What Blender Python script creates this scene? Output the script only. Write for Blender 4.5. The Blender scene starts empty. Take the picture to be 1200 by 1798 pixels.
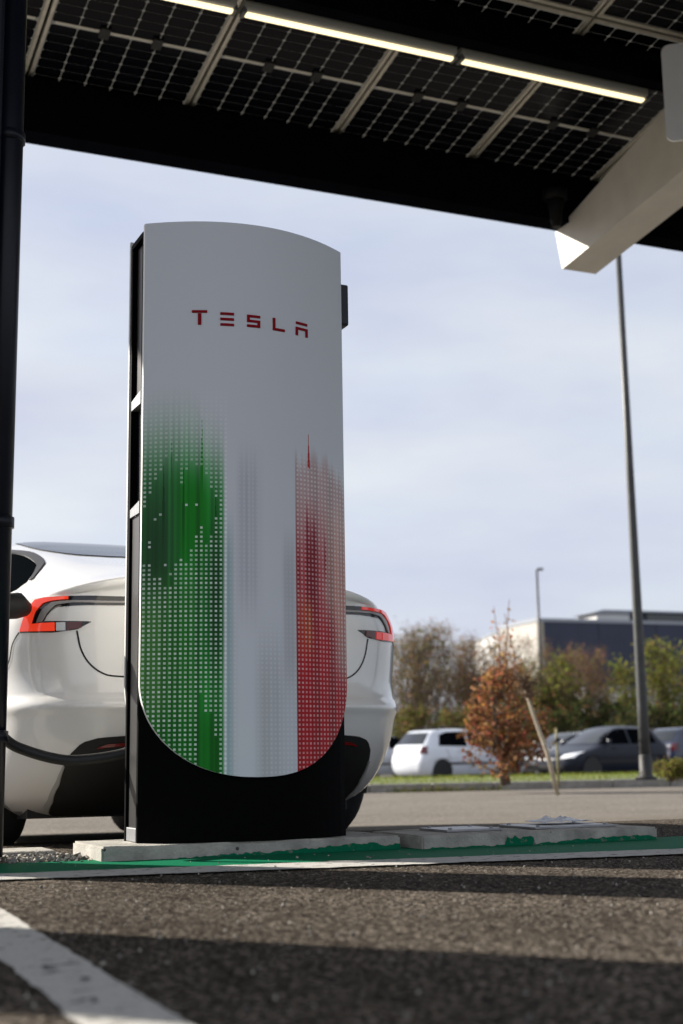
import bpy, bmesh, math, random
import numpy as np
from mathutils import Vector, Matrix, Quaternion
from mathutils.bvhtree import BVHTree
from mathutils import noise as mnoise

random.seed(7); np.random.seed(7)
rad = math.radians
scene = bpy.context.scene
col = scene.collection

# World axes: X runs along the row of chargers, Y away from the lane, Z up. Origin: front left foot of the charger.
# ------------------------------------------------------------------ camera
YAW, PITCH, ROLL = rad(24), rad(10.3), math.atan(.0147)
CAM = Vector((-1.320, -4.734, 0.32))
hx = Vector((math.sin(YAW), math.cos(YAW), 0)); rx = Vector((math.cos(YAW), -math.sin(YAW), 0)); up = Vector((0, 0, 1))
Fw = hx*math.cos(PITCH) + up*math.sin(PITCH); Uw = -hx*math.sin(PITCH) + up*math.cos(PITCH)
Rr = rx*math.cos(ROLL) - Uw*math.sin(ROLL); Ur = rx*math.sin(ROLL) + Uw*math.cos(ROLL)
cam_data = bpy.data.cameras.new("camera"); cam = bpy.data.objects.new("camera", cam_data); col.objects.link(cam)
cam.matrix_world = Matrix(((Rr.x, Ur.x, -Fw.x, CAM.x), (Rr.y, Ur.y, -Fw.y, CAM.y), (Rr.z, Ur.z, -Fw.z, CAM.z), (0, 0, 0, 1)))
cam_data.sensor_fit = 'HORIZONTAL'; cam_data.sensor_width = 24; cam_data.lens = 2410/1200*24
cam_data.clip_start = .05; cam_data.clip_end = 3000
cam_data.dof.use_dof = True; cam_data.dof.focus_distance = 5.0; cam_data.dof.aperture_fstop = 2.8
scene.camera = cam

# ------------------------------------------------------------------ daylight
SUN_AZ, SUN_EL = rad(-40), rad(27)          # azimuth from +Y towards +X
sd = Vector((math.sin(SUN_AZ)*math.cos(SUN_EL), math.cos(SUN_AZ)*math.cos(SUN_EL), math.sin(SUN_EL)))
sun_data = bpy.data.lights.new("sun", 'SUN'); sun_data.energy = 5.0; sun_data.angle = rad(.5); sun_data.color = (1, .93, .83)
sun = bpy.data.objects.new("sun", sun_data); col.objects.link(sun)
sun.rotation_euler = (-sd).to_track_quat('-Z', 'Y').to_euler(); sun.location = sd*60

world = bpy.data.worlds.new("World"); scene.world = world; world.use_nodes = True
nt = world.node_tree; N = nt.nodes; L = nt.links
for n_ in list(N): N.remove(n_)
wo = N.new('ShaderNodeOutputWorld'); bg = N.new('ShaderNodeBackground'); bg.inputs['Strength'].default_value = .090
sky = N.new('ShaderNodeTexSky'); sky.sky_type = 'NISHITA'; sky.sun_disc = False
sky.sun_elevation = SUN_EL; sky.sun_rotation = SUN_AZ; sky.air_density = 1.0; sky.dust_density = 1.5
tc = N.new('ShaderNodeTexCoord'); mp = N.new('ShaderNodeMapping'); mp.inputs['Scale'].default_value = (1.3, 1.3, 4.2)
mp.inputs['Rotation'].default_value = (.1, .15, .5); mp.inputs['Location'].default_value = (17.81, 9.23, 12.09)
ns = N.new('ShaderNodeTexNoise'); ns.inputs['Scale'].default_value = 2.2; ns.inputs['Detail'].default_value = 6; ns.inputs['Roughness'].default_value = .55
ns.inputs['Distortion'].default_value = .6
cr = N.new('ShaderNodeValToRGB'); cr.color_ramp.elements[0].position = .30; cr.color_ramp.elements[0].color = (.76, .76, .76, 1)
cr.color_ramp.elements[1].position = .66; cr.color_ramp.elements[1].color = (1, 1, 1, 1)
mx = N.new('ShaderNodeMix'); mx.data_type = 'RGBA'
hz = N.new('ShaderNodeRGB'); hz.outputs[0].default_value = (3.30, 3.52, 4.32, 1)   # thin white cloud veil
n2_ = N.new('ShaderNodeTexNoise'); n2_.inputs['Scale'].default_value = 3.1; n2_.inputs['Detail'].default_value = 5
rmv = N.new('ShaderNodeMapRange'); rmv.inputs['From Min'].default_value = .3; rmv.inputs['From Max'].default_value = .7; rmv.inputs['To Min'].default_value = 0; rmv.inputs['To Max'].default_value = 1
vm = N.new('ShaderNodeMix'); vm.data_type = 'RGBA'; hw = N.new('ShaderNodeRGB'); hw.outputs[0].default_value = (4.30, 4.50, 4.78, 1)   # denser white streaks
L.new(mp.outputs['Vector'], n2_.inputs['Vector']); L.new(n2_.outputs['Fac'], rmv.inputs['Value']); L.new(hz.outputs[0], vm.inputs['A']); L.new(hw.outputs[0], vm.inputs['B']); L.new(rmv.outputs['Result'], vm.inputs['Factor'])
L.new(tc.outputs['Generated'], mp.inputs['Vector']); L.new(mp.outputs['Vector'], ns.inputs['Vector']); L.new(ns.outputs['Fac'], cr.inputs['Fac'])
L.new(cr.outputs['Color'], mx.inputs['Factor']); L.new(sky.outputs['Color'], mx.inputs['A']); L.new(vm.outputs['Result'], mx.inputs['B'])
L.new(mx.outputs['Result'], bg.inputs['Color']); L.new(bg.outputs[0], wo.inputs['Surface'])

scene.view_settings.view_transform = 'Standard'; scene.view_settings.look = 'None'
scene.view_settings.gamma = 1; scene.view_settings.use_curve_mapping = False
scene.view_settings.exposure = 1.05

# ------------------------------------------------------------------ helpers
def tag(o, label=None, cat=None, group=None, kind=None):
    if label: o['label'] = label
    if cat: o['category'] = cat
    if group: o['group'] = group
    if kind: o['kind'] = kind
    return o

def empty(name, loc=(0, 0, 0), rot=(0, 0, 0), parent=None):
    o = bpy.data.objects.new(name, None); col.objects.link(o)
    o.location = loc; o.rotation_euler = rot; o.empty_display_size = .2
    if parent: o.parent = parent
    return o

def link(name, me, parent=None, kind=None):
    o = bpy.data.objects.new(name, me); col.objects.link(o)
    if parent is not None: o.parent = parent
    if kind: o['kind'] = kind
    return o

def kids(o): return [c for c in bpy.data.objects if c.parent == o]
def copy_tree(o, parent=None):
    c = o.copy(); col.objects.link(c)
    if parent is not None: c.parent = parent
    for k in kids(o): copy_tree(k, c)
    return c

class MB:
    """Collects vertices and faces for one mesh."""
    def __init__(s): s.v = []; s.f = []; s.m = []; s.sm = []
    def add(s, vs, fs, mi=0, smooth=False):
        b = len(s.v); s.v += [tuple(p) for p in vs]
        for f in fs: s.f.append(tuple(i+b for i in f)); s.m.append(mi); s.sm.append(smooth)
    def box(s, x0, x1, y0, y1, z0, z1, mi=0, M=None):
        vs = [Vector(p) for p in ((x0,y0,z0),(x1,y0,z0),(x1,y1,z0),(x0,y1,z0),(x0,y0,z1),(x1,y0,z1),(x1,y1,z1),(x0,y1,z1))]
        if M is not None: vs = [M @ p for p in vs]
        s.add(vs, [(0,3,2,1),(4,5,6,7),(0,1,5,4),(1,2,6,5),(2,3,7,6),(3,0,4,7)], mi)
    def bbox(s, x0, x1, y0, y1, z0, z1, bev=.01, mi=0, M=None, seg=2):
        bm = bmesh.new(); bmesh.ops.create_cube(bm, size=1)
        for v in bm.verts: v.co = Vector(((x0+x1)/2+v.co.x*(x1-x0), (y0+y1)/2+v.co.y*(y1-y0), (z0+z1)/2+v.co.z*(z1-z0)))
        bmesh.ops.bevel(bm, geom=list(bm.edges), offset=bev, segments=seg, affect='EDGES', profile=.5)
        bm.verts.index_update()
        vs = [(M @ v.co if M is not None else v.co.copy()) for v in bm.verts]
        s.add(vs, [tuple(v.index for v in f.verts) for f in bm.faces], mi); bm.free()
    def prism(s, poly, y0, y1, mi=0, axis='y', M=None):
        n = len(poly)
        def P(p, t): return Vector((p[0], t, p[1])) if axis == 'y' else (Vector((t, p[0], p[1])) if axis == 'x' else Vector((p[0], p[1], t)))
        vs = [P(p, y0) for p in poly]+[P(p, y1) for p in poly]
        if M is not None: vs = [M @ v for v in vs]
        s.add(vs, [tuple(range(n)), tuple(range(2*n-1, n-1, -1))]+[(i, n+i, n+(i+1) % n, (i+1) % n) for i in range(n)], mi)
    def tube(s, pts, r, n=8, mi=0, cap=True, smooth=True):
        pts = [Vector(p) for p in pts]; rs = r if isinstance(r, (list, tuple)) else [r]*len(pts)
        ref = None; vs = []
        for i, p in enumerate(pts):
            d = (pts[min(i+1, len(pts)-1)]-pts[max(i-1, 0)])
            d = d.normalized() if d.length > 1e-9 else Vector((0, 0, 1))
            if ref is None: ref = d.orthogonal().normalized()
            ref = (ref-d*ref.dot(d)); ref = ref.normalized() if ref.length > 1e-6 else d.orthogonal().normalized()
            b = d.cross(ref)
            for k in range(n):
                a = 2*math.pi*k/n; vs.append(p+(ref*math.cos(a)+b*math.sin(a))*rs[i])
        fs = [(i*n+k, i*n+(k+1) % n, (i+1)*n+(k+1) % n, (i+1)*n+k) for i in range(len(pts)-1) for k in range(n)]
        s.add(vs, fs, mi, smooth)
        if cap:
            b = len(s.v)-len(vs); s.f.append(tuple(b+k for k in range(n-1, -1, -1))); s.m.append(mi); s.sm.append(False)
            e = b+(len(pts)-1)*n; s.f.append(tuple(e+k for k in range(n))); s.m.append(mi); s.sm.append(False)
    def lathe(s, prof, c, axis='z', n=24, mi=0):
        """prof: list of (radius, t along axis)."""
        vs = []
        for r_, t in prof:
            for k in range(n):
                a = 2*math.pi*k/n; u, v = r_*math.cos(a), r_*math.sin(a)
                p = (u, v, t) if axis == 'z' else ((t, u, v) if axis == 'x' else (u, t, v))
                vs.append(Vector(c)+Vector(p))
        s.add(vs, [(i*n+k, i*n+(k+1) % n, (i+1)*n+(k+1) % n, (i+1)*n+k) for i in range(len(prof)-1) for k in range(n)], mi, True)
        b = len(s.v)-len(vs)
        for e, rev in ((0, True), (len(prof)-1, False)):
            if prof[e][0] > 1e-4:
                idx = [b+e*n+k for k in range(n)]; s.f.append(tuple(reversed(idx)) if rev else tuple(idx)); s.m.append(mi); s.sm.append(False)
    def grid(s, G, mi=0, smooth=True):
        n, m = len(G), len(G[0]); vs = [p for row in G for p in row]
        s.add(vs, [(i*m+j, i*m+j+1, (i+1)*m+j+1, (i+1)*m+j) for i in range(n-1) for j in range(m-1)], mi, smooth)
    def build(s, name, mats, parent=None, kind=None, fixn=True):
        me = bpy.data.meshes.new(name); me.from_pydata(s.v, [], s.f)
        for m in (mats if isinstance(mats, (list, tuple)) else [mats]): me.materials.append(m)
        me.polygons.foreach_set('material_index', s.m); me.polygons.foreach_set('use_smooth', s.sm)
        if fixn and len(s.f) < 60000:
            bm = bmesh.new(); bm.from_mesh(me); bmesh.ops.recalc_face_normals(bm, faces=bm.faces); bm.to_mesh(me); bm.free()
        me.update()
        return link(name, me, parent, kind)

def pchip(xs, ys):
    x = np.array(xs, float); y = np.array(ys, float); h = np.diff(x); d = np.diff(y)/h
    m = np.zeros_like(y)
    for i in range(1, len(x)-1):
        if d[i-1]*d[i] > 0:
            w1, w2 = 2*h[i]+h[i-1], h[i]+2*h[i-1]; m[i] = (w1+w2)/(w1/d[i-1]+w2/d[i])
    m[0], m[-1] = d[0], d[-1]
    def f(t):
        t = min(max(t, x[0]), x[-1]); i = min(max(int(np.searchsorted(x, t)-1), 0), len(h)-1); s = (t-x[i])/h[i]
        return float((2*s**3-3*s**2+1)*y[i]+(s**3-2*s**2+s)*h[i]*m[i]+(-2*s**3+3*s**2)*y[i+1]+(s**3-s**2)*h[i]*m[i+1])
    return f

# ------------------------------------------------------------------ materials
MATS = {}
def mat(name, colr=(.5, .5, .5), rough=.5, metal=0., coat=0., spec=.5, emit=None, es=0., noise=None, bump=None, trans=0.):
    """noise=(scale, amount): mottles the colour.  bump=(scale, strength): fine relief."""
    if name in MATS: return MATS[name]
    m = bpy.data.materials.new(name); m.use_nodes = True; t = m.node_tree; b = t.nodes['Principled BSDF']
    b.inputs['Base Color'].default_value = (*colr, 1); b.inputs['Roughness'].default_value = rough; b.inputs['Metallic'].default_value = metal
    b.inputs['Coat Weight'].default_value = coat; b.inputs['Coat Roughness'].default_value = .03; b.inputs['Specular IOR Level'].default_value = spec
    if emit: b.inputs['Emission Color'].default_value = (*emit, 1); b.inputs['Emission Strength'].default_value = es
    if trans: b.inputs['Transmission Weight'].default_value = trans
    if noise or bump:
        tcn = t.nodes.new('ShaderNodeTexCoord')
    if noise:
        nz = t.nodes.new('ShaderNodeTexNoise'); nz.inputs['Scale'].default_value = noise[0]; nz.inputs['Detail'].default_value = 6
        t.links.new(tcn.outputs['Object'], nz.inputs['Vector'])
        rm = t.nodes.new('ShaderNodeMapRange'); rm.inputs['To Min'].default_value = 1-noise[1]; rm.inputs['To Max'].default_value = 1+noise[1]
        rm.inputs['From Min'].default_value = .3; rm.inputs['From Max'].default_value = .7
        t.links.new(nz.outputs['Fac'], rm.inputs['Value'])
        ml = t.nodes.new('ShaderNodeMix'); ml.data_type = 'RGBA'; ml.blend_type = 'MULTIPLY'; ml.inputs['Factor'].default_value = 1
        ml.inputs['A'].default_value = (*colr, 1); t.links.new(rm.outputs['Result'], ml.inputs['B']); t.links.new(ml.outputs['Result'], b.inputs['Base Color'])
    if bump:
        nb = t.nodes.new('ShaderNodeTexNoise'); nb.inputs['Scale'].default_value = bump[0]; nb.inputs['Detail'].default_value = 8
        t.links.new(tcn.outputs['Object'], nb.inputs['Vector'])
        bp = t.nodes.new('ShaderNodeBump'); bp.inputs['Strength'].default_value = bump[1]; bp.inputs['Distance'].default_value = .01
        t.links.new(nb.outputs['Fac'], bp.inputs['Height']); t.links.new(bp.outputs['Normal'], b.inputs['Normal'])
    MATS[name] = m; return m

def asphalt(name, c_lo, c_hi, stone, patch=.25, scale=1., bump=.7):
    if name in MATS: return MATS[name]
    m = bpy.data.materials.new(name); m.use_nodes = True; t = m.node_tree; b = t.nodes['Principled BSDF']; Nn = t.nodes.new
    tcn = Nn('ShaderNodeTexCoord')
    v = Nn('ShaderNodeTexVoronoi'); v.inputs['Scale'].default_value = 105*scale; t.links.new(tcn.outputs['Object'], v.inputs['Vector'])
    n1 = Nn('ShaderNodeTexNoise'); n1.inputs['Scale'].default_value = 70*scale; n1.inputs['Detail'].default_value = 5; t.links.new(tcn.outputs['Object'], n1.inputs['Vector'])
    n2 = Nn('ShaderNodeTexNoise'); n2.inputs['Scale'].default_value = 1.1; n2.inputs['Detail'].default_value = 5; t.links.new(tcn.outputs['Object'], n2.inputs['Vector'])
    r1 = Nn('ShaderNodeValToRGB'); r1.color_ramp.elements[0].position = .2; r1.color_ramp.elements[0].color = (*c_lo, 1)
    r1.color_ramp.elements[1].position = .8; r1.color_ramp.elements[1].color = (*c_hi, 1)
    e = r1.color_ramp.elements.new(.97); e.color = (*stone, 1)
    sp = Nn('ShaderNodeSeparateColor'); t.links.new(v.outputs['Color'], sp.inputs['Color'])
    t.links.new(sp.outputs['Red'], r1.inputs['Fac'])
    rm = Nn('ShaderNodeMapRange'); rm.inputs['From Min'].default_value = .3; rm.inputs['From Max'].default_value = .7
    rm.inputs['To Min'].default_value = 1-patch; rm.inputs['To Max'].default_value = 1+patch; t.links.new(n2.outputs['Fac'], rm.inputs['Value'])
    ml = Nn('ShaderNodeMix'); ml.data_type = 'RGBA'; ml.blend_type = 'MULTIPLY'; ml.inputs['Factor'].default_value = 1
    t.links.new(r1.outputs['Color'], ml.inputs['A']); t.links.new(rm.outputs['Result'], ml.inputs['B']); t.links.new(ml.outputs['Result'], b.inputs['Base Color'])
    ad = Nn('ShaderNodeMath'); ad.operation = 'ADD'; t.links.new(v.outputs['Distance'], ad.inputs[0]); t.links.new(n1.outputs['Fac'], ad.inputs[1])
    bp = Nn('ShaderNodeBump'); bp.inputs['Strength'].default_value = bump; bp.inputs['Distance'].default_value = .006
    t.links.new(ad.outputs[0], bp.inputs['Height']); t.links.new(bp.outputs['Normal'], b.inputs['Normal'])
    b.inputs['Roughness'].default_value = .9; b.inputs['Specular IOR Level'].default_value = .02
    MATS[name] = m; return m

def worn_paint(name, colr, wear_c=(.05, .048, .045), wear=.42, rough=.7):
    """Road paint with the asphalt showing through in worn spots."""
    if name in MATS: return MATS[name]
    m = bpy.data.materials.new(name); m.use_nodes = True; t = m.node_tree; b = t.nodes['Principled BSDF']; Nn = t.nodes.new
    tcn = Nn('ShaderNodeTexCoord'); n1 = Nn('ShaderNodeTexNoise'); n1.inputs['Scale'].default_value = 26; n1.inputs['Detail'].default_value = 8; n1.inputs['Roughness'].default_value = .65
    n2 = Nn('ShaderNodeTexNoise'); n2.inputs['Scale'].default_value = 160; n2.inputs['Detail'].default_value = 3
    t.links.new(tcn.outputs['Object'], n1.inputs['Vector']); t.links.new(tcn.outputs['Object'], n2.inputs['Vector'])
    r1 = Nn('ShaderNodeValToRGB'); r1.color_ramp.elements[0].position = wear-.09; r1.color_ramp.elements[0].color = (*wear_c, 1)
    r1.color_ramp.elements[1].position = wear; r1.color_ramp.elements[1].color = (*colr, 1)
    t.links.new(n1.outputs['Fac'], r1.inputs['Fac'])
    rm = Nn('ShaderNodeMapRange'); rm.inputs['To Min'].default_value = .7; rm.inputs['To Max'].default_value = 1.25; t.links.new(n2.outputs['Fac'], rm.inputs['Value'])
    ml = Nn('ShaderNodeMix'); ml.data_type = 'RGBA'; ml.blend_type = 'MULTIPLY'; ml.inputs['Factor'].default_value = 1
    t.links.new(r1.outputs['Color'], ml.inputs['A']); t.links.new(rm.outputs['Result'], ml.inputs['B']); t.links.new(ml.outputs['Result'], b.inputs['Base Color'])
    bp = Nn('ShaderNodeBump'); bp.inputs['Strength'].default_value = .5; bp.inputs['Distance'].default_value = .004
    t.links.new(n2.outputs['Fac'], bp.inputs['Height']); t.links.new(bp.outputs['Normal'], b.inputs['Normal'])
    b.inputs['Roughness'].default_value = rough; b.inputs['Specular IOR Level'].default_value = .06; MATS[name] = m; return m

def leafmat(name, colr, var=.35, transl=.35):
    """Leaf colour varied from leaf to leaf; a little light passes through."""
    if name in MATS: return MATS[name]
    m = bpy.data.materials.new(name); m.use_nodes = True; t = m.node_tree; Nn = t.nodes.new
    for n_ in list(t.nodes): t.nodes.remove(n_)
    out = Nn('ShaderNodeOutputMaterial'); d = Nn('ShaderNodeBsdfDiffuse'); tr = Nn('ShaderNodeBsdfTranslucent'); mxs = Nn('ShaderNodeMixShader')
    g = Nn('ShaderNodeNewGeometry'); hs = Nn('ShaderNodeHueSaturation'); hs.inputs['Color'].default_value = (*colr, 1)
    r1 = Nn('ShaderNodeMapRange'); r1.inputs['To Min'].default_value = 1-var*1.2; r1.inputs['To Max'].default_value = 1+var
    r2 = Nn('ShaderNodeMapRange'); r2.inputs['To Min'].default_value = .47; r2.inputs['To Max'].default_value = .53
    wn = Nn('ShaderNodeTexWhiteNoise'); wn.noise_dimensions = '1D'
    t.links.new(g.outputs['Random Per Island'], r1.inputs['Value']); t.links.new(g.outputs['Random Per Island'], wn.inputs['W'])
    t.links.new(wn.outputs['Value'], r2.inputs['Value'])
    t.links.new(r1.outputs[0], hs.inputs['Value']); t.links.new(r2.outputs[0], hs.inputs['Hue'])
    t.links.new(hs.outputs[0], d.inputs['Color']); t.links.new(hs.outputs[0], tr.inputs['Color'])
    mxs.inputs[0].default_value = transl; t.links.new(d.outputs[0], mxs.inputs[1]); t.links.new(tr.outputs[0], mxs.inputs[2]); t.links.new(mxs.outputs[0], out.inputs[0])
    MATS[name] = m; return m

M_black = mat('black_powder_coat', (.002, .002, .0022), .6, spec=.03, noise=(40, .2))
M_black_side = mat('charcoal_metal', (.014, .014, .015), .38, noise=(30, .15))
M_void = mat('dark_navy_plastic', (.010, .011, .018), .5)
M_silver = mat('brushed_silver', (.30, .31, .32), .4, .5, noise=(60, .1))
M_rubber = mat('black_rubber', (.014, .014, .014), .55, bump=(120, .15))
M_tyre = mat('tyre_rubber', (.016, .016, .017), .8, bump=(60, .4))
def pitted_concrete(name, c):
    m = mat(name, c, .88, noise=(11, .30), bump=(90, .5)); t = m.node_tree; b = t.nodes['Principled BSDF']
    src = b.inputs['Base Color'].links[0].from_socket
    v = t.nodes.new('ShaderNodeTexVoronoi'); v.inputs['Scale'].default_value = 34; v.inputs['Randomness'].default_value = 1
    tcn = t.nodes.new('ShaderNodeTexCoord'); t.links.new(tcn.outputs['Object'], v.inputs['Vector'])
    sp = t.nodes.new('ShaderNodeSeparateColor'); t.links.new(v.outputs['Color'], sp.inputs['Color'])
    rad_ = t.nodes.new('ShaderNodeMapRange'); rad_.inputs['From Min'].default_value = .72; rad_.inputs['From Max'].default_value = 1; rad_.inputs['To Max'].default_value = .26
    t.links.new(sp.outputs['Red'], rad_.inputs['Value'])
    lt = t.nodes.new('ShaderNodeMath'); lt.operation = 'LESS_THAN'; t.links.new(v.outputs['Distance'], lt.inputs[0]); t.links.new(rad_.outputs['Result'], lt.inputs[1])
    mxx = t.nodes.new('ShaderNodeMix'); mxx.data_type = 'RGBA'; t.links.new(lt.outputs[0], mxx.inputs['Factor']); t.links.new(src, mxx.inputs['A']); mxx.inputs['B'].default_value = (.06, .055, .05, 1)
    t.links.new(mxx.outputs['Result'], b.inputs['Base Color']); return m
M_concrete = pitted_concrete('precast_concrete', (.36, .345, .31))
M_pole = mat('painted_grey_steel', (.045, .047, .048), .5, .2, noise=(8, .2))
M_canopysteel = mat('dark_canopy_steel', (.0035, .004, .006), .7, spec=.0, noise=(5, .2))
M_column = mat('navy_black_column_paint', (.005, .007, .014), .38, spec=.3, noise=(5, .2))
M_beam = mat('pale_grey_beam_paint', (.58, .55, .50), .5, noise=(6, .06))
M_alu = mat('anodised_aluminium', (.52, .49, .42), .45, .35, noise=(20, .1))
M_cell = mat('silicon_cell', (.003, .0035, .006), .25, spec=.10)
M_glass = mat('dark_car_glass', (.008, .010, .013), .03, coat=.6)
M_rearglass = mat('blue_tinted_rear_glass', (.020, .030, .062), .10, spec=.03)
M_sideglass = mat('tinted_side_glass', (.003, .004, .005), .3, spec=.0)
M_white = mat('white_car_paint', (.87, .86, .835), .25, coat=1.0, noise=(3, .015))
M_red = mat('red_lamp_lens', (.52, .02, .012), .12, coat=.8, emit=(1, .06, .04), es=.14)
M_redlit = mat('lit_red_tail_lamp', (.60, .03, .012), .15, coat=.8, emit=(1, .06, .02), es=.28)
M_greylens = mat('smoked_grey_lens', (.34, .32, .31), .35, coat=.3)
M_maroon = mat('maroon_lens', (.10, .008, .010), .15, coat=.6)
M_reflector = mat('dark_red_reflector', (.20, .008, .008), .2, coat=.4)
M_gloss = mat('gloss_black_plastic', (.007, .007, .008), .12, coat=.5)
M_trim = mat('matt_black_trim', (.013, .013, .013), .6)
M_rim = mat('alloy_wheel', (.30, .30, .31), .35, .8)
M_clear = mat('clear_lamp_lens', (.75, .77, .80), .08, coat=1)
M_gap = mat('dark_shut_line', (.012, .012, .012), .7)
M_lettering = mat('dark_red_lettering', (.26, .004, .012), .5, spec=.08)
M_board = mat('white_board', (.84, .85, .88), .4, noise=(4, .03))

# ------------------------------------------------------------------ ground
def zg(y):
    """The lot falls away gently behind the chargers."""
    if y < 1: return 0.
    if y < 5: t = (y-1)/4; return -.14*(t*t*(3-2*t)*.5+t*.5)
    return -.14-.002*min(y-5, 10)
FAR_Z = -.30
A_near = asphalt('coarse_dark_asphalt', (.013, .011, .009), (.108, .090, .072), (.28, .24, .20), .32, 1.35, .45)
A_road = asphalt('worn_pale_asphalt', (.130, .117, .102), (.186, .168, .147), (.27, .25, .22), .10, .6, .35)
A_far = asphalt('far_asphalt', (.09, .085, .08), (.13, .125, .115), (.2, .19, .18), .2, .3, .2)

b_ = MB(); b_.add([(-900, -900, -.55), (900, -900, -.55), (900, 1500, -.55), (-900, 1500, -.55)], [(0, 1, 2, 3)])
tag(b_.build('ground', mat('distant_earth', (.10, .095, .06), .9, noise=(.2, .3))), kind='structure')

def sheet(name, m, x0, x1, ys, z0=0., nx=2):
    b = MB(); G = [[Vector((x0+(x1-x0)*i/nx, y, zg(y)+z0)) for i in range(nx+1)] for y in ys]; b.grid(G, 0, True)
    return tag(b.build(name, m), kind='structure')
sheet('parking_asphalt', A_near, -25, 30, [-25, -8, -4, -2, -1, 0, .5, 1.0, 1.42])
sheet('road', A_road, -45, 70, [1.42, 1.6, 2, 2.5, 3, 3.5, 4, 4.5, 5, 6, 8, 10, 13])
# road beyond, up to the kerb (which runs a little oblique to the row)
KA = Vector((7.6, 14.4)); KD = Vector((math.cos(rad(-9.3)), math.sin(rad(-9.3)))); KN = Vector((-KD.y, KD.x))
def K(s, t): p = KA+KD*s+KN*t; return p
b_ = MB(); q0, q1 = K(-70, .05), K(90, .05)
b_.add([(-45, 13, zg(13)), (70, 13, zg(13)), (q1.x, q1.y, zg(15)), (q0.x, q0.y, zg(15))], [(0, 1, 2, 3)])
b_.add([(70, 13, zg(13)), (150, -40, zg(13)), (q1.x, q1.y, zg(15))], [(0, 1, 2)])
tag(b_.build('road_lane', A_road), kind='structure')

# painted markings
P_white = worn_paint('white_road_paint', (.50, .49, .46), wear=.435)
P_green = worn_paint('green_road_paint', (.002, .15, .070), wear=.35)
def wavy_strip(name, A, B, z, m, n=160, amp=.010, parent=None):
    """A painted strip between two polylines with slightly ragged edges."""
    def at(P, t):
        P = [Vector(p) for p in P]; ls = [0]
        for a, b in zip(P[:-1], P[1:]): ls.append(ls[-1]+(b-a).length)
        d = t*ls[-1]
        for i in range(len(P)-1):
            if d <= ls[i+1]+1e-9: u = (d-ls[i])/max(1e-9, ls[i+1]-ls[i]); return P[i]*(1-u)+P[i+1]*u
        return P[-1]
    b = MB(); G = []
    for i in range(n+1):
        a, c = at(A, i/n), at(B, i/n); d = (c-a).normalized()
        a = a+d*amp*(mnoise.noise(Vector((a.x*14, a.y*14, 3)))+.6*mnoise.noise(Vector((a.x*60, a.y*60, 5)))); c = c+d*amp*(mnoise.noise(Vector((c.x*14, c.y*14, 8)))+.6*mnoise.noise(Vector((c.x*60, c.y*60, 9))))
        G.append([Vector((*a, z)), Vector((*((a+c)/2), z)), Vector((*c, z))])
    b.grid(G); return tag(b.build(name, m, parent), kind='structure')
wavy_strip('parking_line', [(-.838, -.80), (-1.07, -9)], [(-.712, -.80), (-.945, -9)], .004, P_white, 700, .007)
wavy_strip('border_line', [(-8, .42), (-.6, -.70), (1.6, -.97), (9, -1.6)], [(-8, .62), (-.6, -.46), (1.75, -.74), (9, -1.3)], .006, P_white, 900, .016)
wavy_strip('green_marking', [(-8, .61), (-.6, -.48), (1.75, -.76), (9, -1.36)], [(-8, 1.0), (-.6, .02), (2.1, -.1), (9, -.2)], .003, P_green, 900, .02)
b_ = MB()
for x, y, r_ in ((-.835, -2.47, .009), (-.81, -2.62, .008), (-.86, -2.10, .005)):
    b_.add([(x+r_*(1+.3*mnoise.noise(Vector((x*50+k, y*9, 0))))*math.cos(k*.628), y+1.5*r_*(1+.3*mnoise.noise(Vector((k*3.1, y*40, 1))))*math.sin(k*.628), .0075) for k in range(10)], [tuple(range(10))])
tag(b_.build('tar_spots', mat('tar_spot', (.03, .028, .026), .8)), kind='stuff')

# loose gravel left of the plinth
b_ = MB()
for i in range(900):
    x = random.uniform(-1.5, -.17); y = random.gauss(.10, .10)-.25*(x+.17)
    s_ = random.uniform(.005, .016); c = Vector((x, y, s_*.5))
    q = Quaternion((random.random(), random.random(), random.random()), random.random()*6)
    vs = [c+q @ Vector(p)*s_*random.uniform(.7, 1.1) for p in ((1,0,0),(-1,0,0),(0,1,0),(0,-1,0),(0,0,.8),(0,0,-.8))]
    b_.add(vs, [(0,2,4),(2,1,4),(1,3,4),(3,0,4),(2,0,5),(1,2,5),(3,1,5),(0,3,5)], random.randrange(3))
b_.build('gravel', [mat('grey_stone', (.22, .21, .19), .9), mat('pale_stone', (.36, .34, .29), .9), mat('dark_stone', (.09, .085, .08), .9)], kind='stuff')
b_ = MB()
for i in range(1500):
    x = random.uniform(-1.4, 2.6); y = random.uniform(-3.6, -.1); s_ = random.uniform(.0015, .0045)*(1.6 if random.random() < .06 else 1); c = Vector((x, y, s_*.6))
    q = Quaternion((random.random(), random.random(), random.random()), random.random()*6)
    vs = [c+q @ Vector(p)*s_ for p in ((1,0,0),(-1,0,0),(0,1.2,0),(0,-1,0),(0,0,.8),(0,0,-.8))]
    b_.add(vs, [(0,2,4),(2,1,4),(1,3,4),(3,0,4),(2,0,5),(1,2,5),(3,1,5),(0,3,5)], random.randrange(3))
b_.build('grit', [MATS['grey_stone'], MATS['pale_stone'], MATS['dark_stone']], kind='stuff')
b_ = MB(); b_.bbox(-6, -.20, .36, .60, -.05, .018, .01)
tag(b_.build('pavement_strip', M_concrete), kind='structure')

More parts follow.
